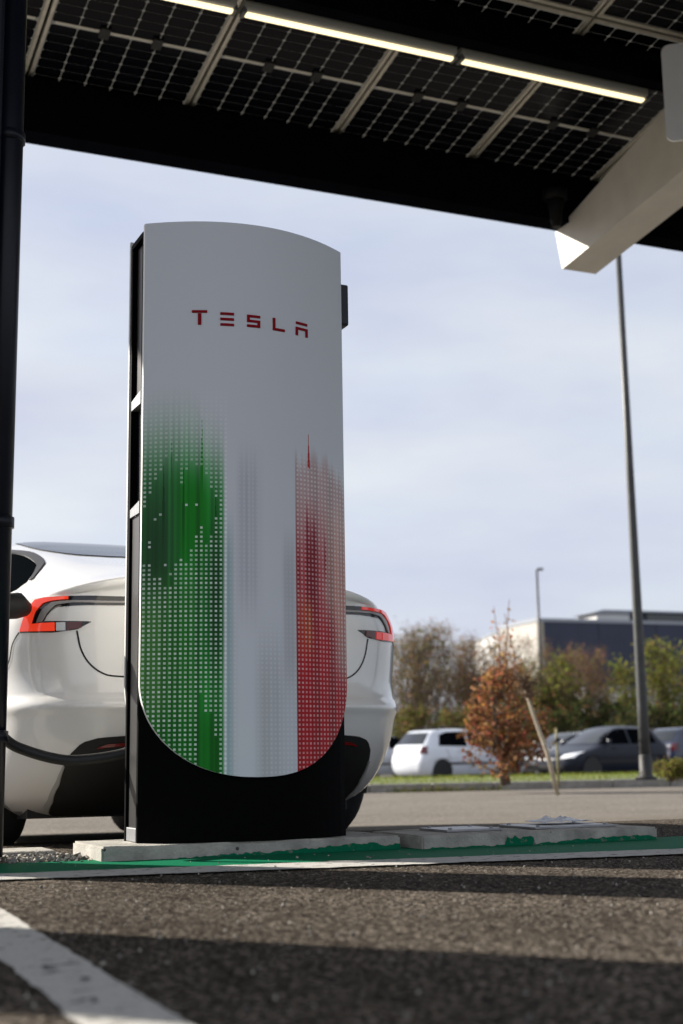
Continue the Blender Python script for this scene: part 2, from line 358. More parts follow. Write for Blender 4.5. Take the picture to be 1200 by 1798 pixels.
# concrete plinths
def plinth(x0, x1, y0, y1, h, label):
    bm = bmesh.new(); bmesh.ops.create_cube(bm, size=1)
    for v in bm.verts: v.co = Vector(((x0+x1)/2+v.co.x*(x1-x0), (y0+y1)/2+v.co.y*(y1-y0), h/2-.02+v.co.z*(h+.04)))
    bmesh.ops.bevel(bm, geom=list(bm.edges), offset=.007, segments=2, affect='EDGES')
    bmesh.ops.subdivide_edges(bm, edges=[e for e in bm.edges if e.calc_length() > .3], cuts=24, use_grid_fill=True)
    for v in bm.verts:
        if v.co.z > .02:
            v.co += Vector((0, .6, .6))*(mnoise.noise(v.co*9)*.004)
    me = bpy.data.meshes.new('concrete_plinth'); bm.to_mesh(me); bm.free(); me.materials.append(mat('precast_concrete')); 
    return tag(link('concrete_plinth', me), label, 'plinth', 'concrete plinths along the green strip')
pl1 = plinth(-.155, .955, -.115, .31, .05, 'low concrete plinth carrying the tall white charger')
pl2 = plinth(1.005, 2.04, -.19, .26, .05, 'empty low concrete plinth with metal covers, right of the charger')
def overspray(pl, x0, x1, yf, hfn, n=90):
    b = MB(); G = []
    for i in range(n+1):
        x = x0+(x1-x0)*i/n; h = max(.001, hfn(x)+.010*mnoise.noise(Vector((x*22, 1, 0)))+.006*mnoise.noise(Vector((x*130, 2, 0))))
        G.append([Vector((x, yf-.0045, .001)), Vector((x, yf-.0045, min(h, .046)))])
    b.grid(G, 0, False); b.build('paint_splash', worn_paint('thin_green_overspray', (.004, .14, .07), (.20, .20, .17), .44), pl)
overspray(pl1, .02, .95, -.115, lambda x: min(1, max(0, (x-.10)/.25))*(.030-.018*abs(math.sin(x*4.1))))
overspray(pl2, 1.02, 2.03, -.19, lambda x: .006+(.026+.016*mnoise.noise(Vector((x*60, 4, 0))) if 1.35 < x < 1.48 else 0)+.014*max(0, math.sin((x-1.5)*4)))
# steel cover plates with bolts on the empty plinth
for (x0, x1, y0, y1) in ((1.18, 1.42, -.05, .18), (1.55, 1.92, -.08, .2)):
    b_ = MB(); b_.bbox(x0, x1, y0, y1, .049, .060, .004); cv = b_.build('cover_plate', mat('zinc_plate', (.30, .30, .31), .4, .6, noise=(10, .2)), pl2)
    for x in (x0+.03, x1-.03):
        for y in (y0+.03, y1-.03):
            b2 = MB(); b2.lathe([(.009, .059), (.009, .064), (.005, .066)], (x, y, 0), n=6); b2.build('bolt', M_silver, cv)
ps = MB(); G = []
for i in range(9):
    row = []
    for j in range(7):
        x, y = 1.66+i*.028, .03+j*.024; row.append(Vector((x+.02*mnoise.noise(Vector((x*30, y*30, 1))), y, .064+.042*abs(mnoise.noise(Vector((x*22, y*22, 0))))*math.sin(math.pi*(i+.3)/9)+.004)))
    G.append(row)
ps.grid(G); pso = ps.build('plastic_sheet', mat('pale_plastic', (.62, .63, .68), .35)); tag(pso, 'small crumpled pale plastic sheet lying on the empty plinth', 'plastic sheet')
pso.modifiers.new('t', 'SOLIDIFY').thickness = .002

# ------------------------------------------------------------------ charger
W, BULGE, ZT = .80, .14, 2.312
ARC = [(0, .611), (.01, .531), (.055, .441), (.121, .366), (.235, .302), (.329, .279), (.428, .270), (.56, .274), (.707, .306), (.841, .376), (.936, .449), (.982, .523), (1, .60)]
def zbot(u):
    # rounded lower end of the panel: near-elliptical corners
    c = abs(2*u-1)
    return .27+.335*(1-math.sqrt(max(0, 1-c**2.35)))
def S(u, z, off=0.):
    n_ = Vector((W, -BULGE*4*(2*u-1)*-1*-1, 0))
    t = Vector((W, BULGE*4*(2*u-1), 0)).normalized(); nn = Vector((t.y, -t.x, 0))
    return Vector((W*u, -BULGE*(1-(2*u-1)**2), z))+nn*off

# flag print of the panel as a generated picture: halftone squares on brush streaks, green / white / red
def flag_print():
    NC, PX = 48, 12
    NR = int((ZT-.26)/(W/NC))+1
    w, h = NC*PX, NR*PX
    U_, V_ = np.meshgrid((np.arange(w)+.5)/w, (np.arange(h)+.5)/h); Z = .26+V_*(NR*W/NC)
    rng = np.random.RandomState(3)
    ci = np.minimum((U_*NC).astype(int), NC-1); ri = (V_*NR).astype(int)
    fx = U_*NC-ci; fy = V_*NR-ri
    def streak(n, seed, sm=1):
        r_ = np.random.RandomState(seed).rand(n+8)
        for _ in range(sm): r_ = np.convolve(r_, [.25, .5, .25], 'same')
        r_ = (r_-r_.min())/(r_.max()-r_.min()); return r_[np.minimum((U_*n).astype(int), n-1)+4]
    def ss(a, b, x): t = np.clip((x-a)/(b-a), 0, 1); return t*t*(3-2*t)
    def blend(img, c, a):
        return img*(1-a[..., None])+np.array(c)[None, None, :]*a[..., None]
    s96, s48, s200 = streak(96, 1), streak(48, 2), streak(220, 5)
    white = np.array((.85, .865, .89)); dotw = np.array((.96, .97, .96))
    img = np.ones((h, w, 3))*white
    ink = np.zeros((h, w, 3))+white       # colour of the ink layer
    # ---- green field
    top = 1.70-.10*ss(.15, .33, U_)+.03*(s96-.5)
    gx = 1-ss(.325, .345, U_+.006*(s200-.5))
    ga = gx*ss(0, .42, top-Z)
    gcol = np.zeros((h, w, 3))+np.array((.47, .66, .50))
    gcol = blend(gcol, (.22, .52, .27), ss(.10, .42, top-Z))
    gcol = blend(gcol, (.10, .50, .16), ss(1.52, 1.25, Z)*ss(.08, .15, U_)*(.5+.5*s48))
    gcol = blend(gcol, (.02, .48, .07), ss(1.42, 1.25, Z)*ss(.13, .17, U_)*ss(.28, .24, U_)*ss(.9, 1.15, Z))
    gcol = blend(gcol, (.09, .25, .12), ss(1.47, 1.10, Z)*ss(.17, .05, U_)*(.65+.35*s96)*ss(.80, 1.0, Z))
    gcol = blend(gcol, (.30, .52, .22), ss(1.05, .80, Z)*ss(.17, .05, U_)*(.6+.4*s48))
    gcol = blend(gcol, (.14, .44, .13), ss(1.05, .85, Z)*ss(.05, .12, U_)*ss(.25, .17, U_)*(.5+.5*s96))
    gcol = blend(gcol, (.01, .24, .07), ss(1.22, .98, Z)*ss(.20, .27, U_)*ss(.55, .80, Z)*(.25+.7*s96))
    gcol = blend(gcol, (.03, .40, .08), ss(.55, .40, Z)*(.6+.4*s96))
    gcol = np.clip(gcol*(.84+.36*s200)[..., None], 0, 1)
    img = img*(1-ga[..., None])+gcol*ga[..., None]
    # sharp bright spikes
    for (u0, wd, z0, z1, c) in ((.241, .006, 1.55, 1.05, (.02, .50, .04)), (.085, .006, 1.38, 1.0, (.03, .25, .08)), (.115, .004, 1.47, 1.2, (.05, .36, .12)), (.165, .005, 1.40, .95, (.01, .33, .06)), (.30, .006, 1.3, .9, (.03, .30, .08))):
        wv = wd*np.clip((z0-Z)/.18, 0.15, 1)
        img = blend(img, c, ((np.abs(U_-u0) < wv) & (Z < z0) & (Z > z1)).astype(float)*ss(z1, z1+.3, Z)*.9)
    # teal fringe
    img = blend(img, (.35, .62, .60), ss(.345, .352, U_)*ss(.385, .36, U_)*ss(1.25, 1.0, Z)*.55*(.4+.6*s200))
    # ---- grey veils in the white middle
    gv = ss(.38, .42, U_)*ss(.53, .45, U_)*ss(1.50, 1.3, Z)*ss(.75, 1.0, Z)*(.3+.7*s200)
    img = blend(img, (.55, .54, .60), gv*.22)
    img = blend(img, (.62, .60, .62), ss(.60, .64, U_)*ss(.69, .67, U_)*ss(1.2, 1.0, Z)*ss(.5, .7, Z)*(.3+.7*s200)*.35)
    img = blend(img, (.62, .63, .60), ss(.46, .52, U_)*ss(.64, .58, U_)*ss(.75, .55, Z)*(.3+.7*s200)*.28)
    # ---- red field
    rtop = 1.46-.05*ss(.85, 1, U_)+.10*(s96-.5)
    rxm = ss(.683, .688, U_)
    ra = rxm*ss(0, .10, rtop-Z)*(.55+.45*ss(.1, .5, rtop-Z))
    rcol = np.zeros((h, w, 3))+np.array((.70, .50, .48))
    rcol = blend(rcol, (.68, .21, .24), ss(1.38, 1.0, Z)*ss(.92, .80, U_)*(.6+.4*s48))
    rcol = blend(rcol, (.50, .04, .09), ss(1.25, 1.1, Z)*ss(.73, .75, U_)*ss(.82, .78, U_)*(.5+.5*s96))
    rcol = blend(rcol, (.80, .57, .52), ss(.84, .90, U_)*ss(1.35, 1.2, Z)*ss(.70, .85, Z)*(.4+.6*s48))
    rcol = blend(rcol, (.70, .10, .13), ss(.95, .75, Z)*ss(.97, .88, U_)*(.65+.35*s96))
    rcol = blend(rcol, (.66, .09, .12), ss(.70, .55, Z))
    rcol = blend(rcol, (.74, .42, .16), ss(.69, .71, U_)*ss(.80, .76, U_)*ss(.95, .85, Z)*ss(.65, .78, Z)*s48*.55)
    rcol = np.clip(rcol*(.86+.32*s200)[..., None], 0, 1)
    img = img*(1-ra[..., None])+rcol*ra[..., None]
    img = blend(img, (.70, .05, .06), ((np.abs(U_-.764) < .009*np.clip((1.53-Z)/.15, .12, 1)) & (Z < 1.53) & (Z > 1.40)).astype(float)*.9)
    for (u0, z0, z1) in ((.752, 1.3, .95), (.795, 1.25, 1.0), (.70, 1.15, .9), (.86, 1.2, .95)):
        img = blend(img, (.52, .04, .09), (np.abs(U_-u0) < .006).astype(float)*ss(z0, z0-.15, Z)*ss(z1, z1+.1, Z)*.7)
    # ---- halftone squares left unprinted
    half = .21+.07*ss(1.5, .8, Z)
    cu, cv = (ci+.5)/NC, .26+(ri+.5)*(W/NC)
    sq = ((np.abs(fx-.5) < half) & (np.abs(fy-.5) < half)).astype(float)
    jag = rng.rand(NC)[ci]
    tb = [(1.23, 1.02), (1.28, 1.03), (1.33, .97), (1.36, .97), (1.41, .94), (1.43, .95), (1.40, 1.02), (1.31, 1.05), (1.36, 1.02), (1.39, 1.08), (1.38, 1.13), (1.37, 1.16), (1.35, 1.09), (1.30, 1.12), (1.26, 1.19)]
    st_ = np.zeros((48, 2)); st_[:len(tb)] = tb
    solid = (cv < st_[ci, 0]) & (cv > st_[ci, 1])
    solid |= (cu > .23) & (cu < .255) & (cv < .56) & (cv > .28); solid |= (cu > .25) & (cu < .30) & (cv < .50) & (cv > .28); solid |= (cu > .30) & (cu < .318) & (cv < .41) & (cv > .28)
    keep = np.ones((h, w)); keep[solid] = 0
    lone = (rng.rand(NR, NC)[ri, ci] < .04) & (cv < 1.25); keep[solid & lone & (cv > .6)] = 1
    gl = (cu < .345)
    ap = np.where(gl, ss(1.72, 1.45, cv)*.90, np.where(cu > .683, ss(1.46, 1.38, cv)*.66, 0.))
    ap = ap*np.where(gl, 1-.45*ss(1.22, 1.42, cv), 1)*(.72+.28*rng.rand(NR, NC)[ri, ci])
    mid = (cu > .345) & (cu < .683)
    img = blend(img, dotw, sq*keep*ap)
    mg = np.where(mid, np.clip(gv*.5+ss(.60, .64, U_)*ss(1.2, 1.0, Z)*.35+ss(.46, .52, U_)*ss(.64, .58, U_)*ss(.85, .65, Z)*.5+ss(.41, .36, U_)*.5*ss(1.3, 1., Z), 0, .5)*.55, 0)
    img = blend(img, (.60, .61, .63), (1-sq)*mg*.8)
    im = bpy.data.images.new('flag_print', w, h, alpha=False); im.colorspace_settings.name = 'sRGB'
    px = np.ones((h, w, 4), np.float32); px[..., :3] = np.clip(img, 0, 1)
    im.pixels.foreach_set(px.ravel()); im.update(); im.pack()
    m = bpy.data.materials.new('printed_white_panel'); m.use_nodes = True; t = m.node_tree; b = t.nodes['Principled BSDF']
    ti = t.nodes.new('ShaderNodeTexImage'); ti.image = im; ti.interpolation = 'Linear'; ti.extension = 'EXTEND'
    t.links.new(ti.outputs['Color'], b.inputs['Base Color']); b.inputs['Roughness'].default_value = .36; b.inputs['Specular IOR Level'].default_value = .18
    return m, NR*W/NC
M_print, PRINT_H = flag_print()
M_panelwhite = mat('white_panel_edge', (.80, .80, .80), .4)

ch = empty('charging_station'); tag(ch, 'tall white charging post with green and red flag print', 'charging post', 'charging posts in the row')
def build_panel():
    us = [.5-.5*math.cos(math.pi*i/72) for i in range(73)]; nv = 24
    G = []; uv = []
    for u in us:
        z0 = zbot(u); G.append([S(u, z0+(ZT-z0)*j/nv) for j in range(nv+1)]); uv += [(u, (z0+(ZT-z0)*j/nv-.26)/PRINT_H) for j in range(nv+1)]
    b = MB(); b.grid(G, 0, True)
    n = len(uv); T_ = Vector((0, .018, 0))
    back = [[p+T_ for p in row] for row in G]; b.grid(back, 1, True)
    m1 = nv+1
    ring = [(i, 0) for i in range(len(us))]+[(len(us)-1, j) for j in range(1, m1)]+[(i, nv) for i in range(len(us)-2, -1, -1)]+[(0, j) for j in range(nv-1, 0, -1)]
    for k in range(len(ring)):
        i0, j0 = ring[k]; i1, j1 = ring[(k+1) % len(ring)]
        b.add([G[i0][j0], G[i1][j1], back[i1][j1], back[i0][j0]], [(0, 1, 2, 3)], 1)
    me_o = b.build('front_panel', [M_print, M_panelwhite], ch, fixn=False); me = me_o.data
    ul = me.uv_layers.new(name='UVMap')
    for p in me.polygons:
        for li in p.loop_indices:
            vi = me.loops[li].vertex_index
            ul.data[li].uv = uv[vi] if vi < n else (.5, .95)
    return me_o
build_panel()
def rear_panel():
    b = MB(); us = [.5-.5*math.cos(math.pi*i/40) for i in range(41)]
    F_ = [[Vector((W*u, .199+.05*(1-(2*u-1)**2), zbot(u)+(ZT-zbot(u))*j/12)) for j in range(13)] for u in us]
    K_ = [[p+Vector((0, .016, 0)) for p in row] for row in F_]; b.grid(F_); b.grid(K_)
    for A_, B_ in ((0, 0), (40, 40)):
        for j in range(12): b.add([F_[A_][j], F_[A_][j+1], K_[A_][j+1], K_[A_][j]], [(0, 1, 2, 3)])
    for i in range(40):
        for j in (0, 12): b.add([F_[i][j], F_[i+1][j], K_[i+1][j], K_[i][j]], [(0, 1, 2, 3)])
    b.build('rear_panel', mat('grey_rear_panel', (.56, .56, .55), .4), ch)
rear_panel()
# body behind the panel
DEP = .195
def body():
    b = MB(); us = [i/24 for i in range(25)]; z0, z1 = .05, 2.295
    front = [Vector((W*u, -BULGE*(1-(2*u-1)**2)+.021, 0)) for u in us]
    front[0].x = .004; front[-1].x = W-.004
    poly = [(.034, .03)]+[(p.x, p.y) for p in front]+[(W-.004, DEP), (.034, DEP)]
    b.prism(poly, z0, z1, axis='z'); return b.build('housing', M_black, ch)
body()
b_ = MB(); b_.bbox(0.002, .034, .021, .042, .05, 2.295, .003); b_.build('side_rail', M_black, ch)
b_ = MB(); b_.bbox(0.002, .034, DEP-.02, DEP, .05, 2.295, .003); b_.build('side_rail', M_black, ch)
b_ = MB(); b_.box(.002, .034, .042, DEP-.02, 2.275, 2.295); b_.build('side_cap', M_black, ch)
b_ = MB(); b_.bbox(.020, .034, .044, DEP-.022, 1.68, 2.272, .003); b_.build('side_panel', M_black_side, ch)
b_ = MB(); b_.bbox(.012, .034, .044, DEP-.022, .052, 1.22, .003); b_.build('side_panel', M_black_side, ch)
b_ = MB(); b_.box(.030, .0335, .044, DEP-.022, 1.27, 1.63); b_.build('side_recess', M_void, ch)
for (za, zb) in ((1.63, 1.68), (1.22, 1.265)):
    b_ = MB(); b_.prism([(.046, za), (DEP-.024, za), (DEP-.024, zb-.015), (.046, zb)], .0025, .033, axis='x'); b_.build('cross_piece', M_silver, ch)
b_ = MB(); b_.bbox(.004, .034, .046, DEP-.024, .052, .10, .003); b_.build('sunlit_foot', M_silver, ch)  # silver piece stands in for sunlight on the foot of the side channel
# connector holster on the right
b_ = MB(); b_.bbox(W-.01, W+.042, .02, .13, 2.02, 2.19, .008); hs_ = b_.build('holster', M_void, ch)
b_ = MB(); b_.tube([(W+.012, .07, 2.03), (W+.014, .07, 1.95), (W+.006, .075, 1.80), (W-.004, .08, 1.6)], .016, 8); b_.build('cable_tail', M_rubber, hs_)
# lettering, following the curve of the panel
LW = empty('lettering', parent=ch)
def stroke(b, pts, wd, n=6):
    """2D stroke (u in metres along the chord, z) laid on the panel."""
    for (x0, z0), (x1, z1) in zip(pts[:-1], pts[1:]):
        d = Vector((x1-x0, z1-z0)); l = d.length; d /= l; nn = Vector((-d.y, d.x))*wd/2
        e = d*0
        rows = []
        for k in range(n+1):
            p = Vector((x0, z0))+d*l*k/n
            rows.append([p-nn, p+nn])
        for k in range(n):
            q = [rows[k][0], rows[k+1][0], rows[k+1][1], rows[k][1]]
            top = [S(p.x/W, p.y, .0035) for p in q]; bot = [S(p.x/W, p.y, -.001) for p in q]
            b.add(top+bot, [(0,1,2,3),(0,4,5,1),(1,5,6,2),(2,6,7,3),(3,7,4,0)])
zt_, zb_ = 1.957, 1.909; sw = .0105
def LX(u): return u*W
for ch_ in ('T', 'E', 'S', 'L', 'A'):
    b = MB()
    if ch_ == 'T':
        a0, a1 = LX(.193), LX(.264); c = (a0+a1)/2
        stroke(b, [(a0+.002, zt_+.003), (a1-.002, zt_+.003)], sw*.9); stroke(b, [(c, zt_-.004), (c, zb_)], sw*1.15)
    if ch_ == 'E':
        a0, a1 = LX(.319), LX(.381)
        for z in (zt_-.003, (zt_+zb_)/2, zb_+.003): stroke(b, [(a0, z), (a1, z)], sw*.9)
    if ch_ == 'S':
        a0, a1 = LX(.442), LX(.506); h_ = sw/2; zm = (zt_+zb_)/2
        stroke(b, [(a0, zt_-h_), (a1, zt_-h_)], sw*.9); stroke(b, [(a0, zm), (a1, zm)], sw*.9); stroke(b, [(a0, zb_+h_), (a1, zb_+h_)], sw*.9)
        stroke(b, [(a0+h_, zt_-sw+.0006), (a0+h_, zm+h_-.0006)], sw, 3); stroke(b, [(a1-h_, zm-h_+.0006), (a1-h_, zb_+sw-.0006)], sw, 3)
    if ch_ == 'L':
        a0, a1 = LX(.57), LX(.633)
        stroke(b, [(a0+sw/2, zt_), (a0+sw/2, zb_+sw*.9)], sw, 3); stroke(b, [(a0, zb_+sw*.45), (a1, zb_+sw*.45)], sw*.9)
    if ch_ == 'A':
        a0, a1 = LX(.694), LX(.764)
        stroke(b, [(a0+.002, zt_-.001), (a1-.002, zt_-.001)], sw*.9); stroke(b, [(a0, zt_-.022), (a1, zt_-.022)], sw*.9)
        stroke(b, [(a0+sw/2, zt_-.0265), (a0+sw/2, zb_-.002)], sw, 3); stroke(b, [(a1-sw/2, zt_-.0265), (a1-sw/2, zb_-.002)], sw, 3)
    b.build('letter', M_lettering, LW)

ch2 = copy_tree(ch); ch2.location.x = -3.33
tag(ch2, 'second white charging post, outside the picture on the left', 'charging post', 'charging posts in the row')

# ------------------------------------------------------------------ solar canopy
SLOPE = .165
def zp(y): return 4.967-SLOPE*(y-4.0)          # underside of the modules
can = empty('solar_canopy', (0, 0, 0)); tag(can, 'black solar carport roof of glass modules over the chargers', 'carport')
X_L, X_R = -4.35, 11.9
b_ = MB(); b_.box(X_L, X_R, 4.0, 4.18, zp(4.18)-.402, zp(4.18)-.004); b_.build('purlin', M_canopysteel, can)
b_ = MB(); b_.prism([(4.18, zp(4.18)-.40), (4.20, zp(4.18)-.40), (4.20, zp(4.2)-.01), (4.18, zp(4.18)-.01)], X_L, X_R, axis='x'); b_.build('fascia', M_canopysteel, can)
for y in (2.50, .30, -1.9, -4.2, -6.4):
    b_ = MB(); b_.box(X_L, X_R, y, y+.11, zp(y+.11)-.225, zp(y+.11)-.004); b_.build('purlin', M_canopysteel, can)
# modules: frame, glass back sheet, cells
def translucent_sheet():
    m = bpy.data.materials.new('translucent_back_sheet'); m.use_nodes = True; t = m.node_tree
    for n_ in list(t.nodes): t.nodes.remove(n_)
    o = t.nodes.new('ShaderNodeOutputMaterial'); tr = t.nodes.new('ShaderNodeBsdfTranslucent'); d = t.nodes.new('ShaderNodeBsdfDiffuse'); mxs = t.nodes.new('ShaderNodeMixShader')
    tr.inputs['Color'].default_value = (.25, .245, .23, 1); d.inputs['Color'].default_value = (.3, .3, .29, 1); mxs.inputs[0].default_value = .8
    t.links.new(d.outputs[0], mxs.inputs[1]); t.links.new(tr.outputs[0], mxs.inputs[2]); t.links.new(mxs.outputs[0], o.inputs[0]); return m
M_sheet = translucent_sheet()
MW, ML, PIT = 1.134, 2.278, 1.155
mod = empty('solar_panel', parent=can)
b_ = MB()
for x in (0, MW-.024): b_.box(x, x+.024, 0, ML, 0, .032)
for y in (0, ML-.030): b_.box(.024, MW-.024, y, y+.030, .002, .032)
b_.build('frame', M_alu, mod)
b_ = MB(); b_.box(.022, MW-.022, .01, ML-.01, .016, .022); b_.build('back_sheet', M_sheet, mod)
b_ = MB(); b_.box(-.024, .004, -.022, ML+.01, .033, .038); b_.box(.004, MW+.002, -.026, .006, .033, .038); b_.build('sun_blocker', M_canopysteel, mod)  # strips over the open module gaps, added to keep sun off the frames
b_ = MB(); cw = (MW-.060)/6; cl = (ML-.08-.028)/24
for i in range(6):
    for j in range(24):
        x0 = .030+i*cw; y0 = .03+j*cl+(.028 if j >= 12 else 0); gx, gy, k = .0028, .0016, .011
        x1, y1, x0, y0 = x0+cw-gx, y0+cl-gy, x0+gx, y0+gy
        lo = [(x0+k, y0), (x1-k, y0), (x1, y0+k), (x1, y1-k), (x1-k, y1), (x0+k, y1), (x0, y1-k), (x0, y0+k)]
        b_.add([(p[0], p[1], .0135) for p in lo]+[(p[0], p[1], .0155) for p in lo], [tuple(range(8)), tuple(range(15, 7, -1))]+[(q, 8+q, 8+(q+1) % 8, (q+1) % 8) for q in range(8)])
b_.build('cells', M_cell, mod, kind='stuff', fixn=False)
b_ = MB(); yc = ML/2-.001
for i in range(7):
    x = .030+i*cw
    if i in (0, 2, 4, 6): continue
    b_.box(x-cw*.86, x+cw*.86, yc-.010, yc+.012, .0105, .013)
b_.build('busbar', mat('tinned_ribbon', (.55, .53, .46), .5, .2), mod)
for i in (1, 3, 5):
    pass
for i in (0, 2, 4):
    x = .0375+(i if i else .12)*cw+(.0 if i else .0)
    if i: b_ = MB(); b_.bbox(x-.035, x+.035, yc-.05, yc+.05, -.008, .0135, .004); b_.build('junction_box', M_trim, mod)
ang = math.atan(SLOPE)
first = True
for row in range(5):  # rearmost rows, unseen, extended to cut the skylight underneath
    y_lo = 4.60-row*(ML+.02)*math.cos(ang)
    for k in range(-4, 10):
        m_ = mod if first else copy_tree(mod, can); first = False
        x0 = .29+.010+PIT*k
        m_.location = (x0+MW, y_lo, zp(y_lo)); m_.rotation_euler = (-ang*-1 if False else ang, 0, math.pi)
# tapered rafters on both column lines
def rafter(x0, x1):
    b = MB(); b.prism([(-6.7, 5.30), (0.6, 4.62), (4.13, 4.188), (4.205, 4.528), (2.6, 4.95), (-6.7, zp(-6.7)-.235)], x0, x1, axis='x')
    return b
rafter(4.60, 4.92).build('rafter', M_beam, can)
rafter(-.94, -.62).build('rafter', M_beam, can)
for x in (-.78, 4.70):
    dx = .27
    b_ = MB(); b_.bbox(x-dx, x+dx-.03, -.02, .20, -.05, 4.62, .015); b_.build('column', M_column, can)
b_ = MB(); b_.tube([(-.498, .08, .02), (-.498, .08, 4.6)], .052, 14); dp = b_.build('downpipe', M_column, can)
for z in (.42, 1.16, 2.6, 4.0):
    b_ = MB(); b_.lathe([(.054, z-.02), (.060, z-.018), (.060, z+.018), (.054, z+.02)], (-.498, .08, 0), n=14); b_.build('pipe_collar', M_column, dp)
# tube lights under the second purlin
tl = None
M_tube = mat('lit_tube_diffuser', (.9, .88, .8), .4, emit=(1, .83, .46), es=.80)
for i, (xa, lb) in enumerate(((-.20, 'lit tube light nearest the dark column'), (1.35, 'middle lit tube light under the canopy purlin'), (2.89, 'lit tube light nearest the pale rafter'))):
    yl = 2.68; zl = zp(yl)-.275
    if tl is None:
        tl = empty('tube_light'); b_ = MB(); b_.bbox(0, 1.51, -.048, .048, .012, .10, .02); b_.build('housing', mat('grey_lamp_housing', (.45, .44, .40), .5), tl)
        b_ = MB(); b_.bbox(.02, 1.49, -.024, .024, -.006, .030, .012); b_.build('diffuser', M_tube, tl)
        for x in (0, 1.49):
            b_ = MB(); b_.bbox(x-.004, x+.024, -.043, .043, -.004, .04, .008); b_.build('end_cap', mat('dark_end_cap', (.12, .12, .115), .5), tl)
        for x in (.3, 1.2):
            b_ = MB(); b_.box(x-.02, x+.02, -.09, .02, .10, .112); b_.build('bracket', M_trim, tl)
        o = tl
    else: o = copy_tree(tl)
    o.location = (xa, yl, zl); tag(o, lb, 'light', 'tube lights under the canopy')
# small dark funnel fitting by the rafter
fz = empty('rainwater_outlet', (4.43, 3.93, 0)); tag(fz, 'small dark funnel-shaped rainwater outlet on the purlin beside the rafter', 'outlet')
M_fit = mat('dark_grey_fitting', (.010, .010, .011), .6, spec=.1)
b_ = MB(); b_.lathe([(.095, 4.665), (.10, 4.70), (.10, 4.74), (.06, 4.75)], (0, 0, 0), n=16); b_.build('hopper', M_fit, fz)
b_ = MB(); b_.lathe([(.035, 4.44), (.045, 4.50), (.055, 4.58), (.075, 4.665)], (0, 0, 0), n=16); b_.build('spout', M_fit, fz)
b_ = MB(); b_.box(-.02, .02, .0, .075, 4.70, 4.73); b_.build('bracket', M_fit, fz)
# blank white board fixed to the rafter
sb = empty('sign_board', (4.245, 2.28, 4.40), (0, 0, rad(-38))); tag(sb, 'blank white board with rounded corners beside the pale rafter', 'board')
def rrect(w, h, r_, n=6):
    pts = []
    for cx_, cz_, a0 in ((w-r_, r_, -90), (w-r_, h-r_, 0), (r_, h-r_, 90), (r_, r_, 180)):
        for k in range(n+1): a = rad(a0+90*k/n); pts.append((cx_+r_*math.cos(a), cz_+r_*math.sin(a)))
    return pts
b_ = MB(); b_.prism(rrect(.40, .70, .055), -.012, .012); b_.build('plate', M_board, sb)
b_ = MB(); b_.box(.30, .33, .0125, .14, .2, .24); b_.box(.30, .33, .0125, .14, .46, .50); b_.build('bracket', M_canopysteel, sb)

# ------------------------------------------------------------------ cars
def wheel(parent, x, y, r_, w_, side, spokes=10, rim_m=M_rim):
    """A wheel lying along x; side=+1 means its outer face looks to +x."""
    wl = empty('wheel', (x, y, r_), parent=parent)
    b = MB(); h_ = w_/2
    b.lathe([(r_*.66, -h_), (r_*.90, -h_), (r_*.985, -h_*.75), (r_, -h_*.4), (r_, h_*.4), (r_*.985, h_*.75), (r_*.90, h_), (r_*.66, h_)], (0, 0, 0), 'x', 32); b.build('tyre', M_tyre, wl)
    b = MB(); b.lathe([(r_*.66, -h_*.9), (r_*.665, h_*.85*1), (r_*.60, h_*.8), (r_*.57, h_*.4)], (0, 0, 0), 'x', 32)
    b.lathe([(.001, h_*.35), (r_*.57, h_*.35)], (0, 0, 0), 'x', 32, 1)
    b.lathe([(r_*.14, h_*.3), (r_*.14, h_*.75), (.001, h_*.78)], (0, 0, 0), 'x', 16)
    for k in range(spokes):
        a = 2*math.pi*k/spokes; Mx = Matrix.Rotation(a, 4, 'X'); b.box(h_*.45, h_*.72, -r_*.045, r_*.045, r_*.1, r_*.63, 0, Mx)
    rm = b.build('rim', [rim_m, M_trim], wl)
    if side < 0: wl.rotation_euler = (0, 0, math.pi)
    return wl

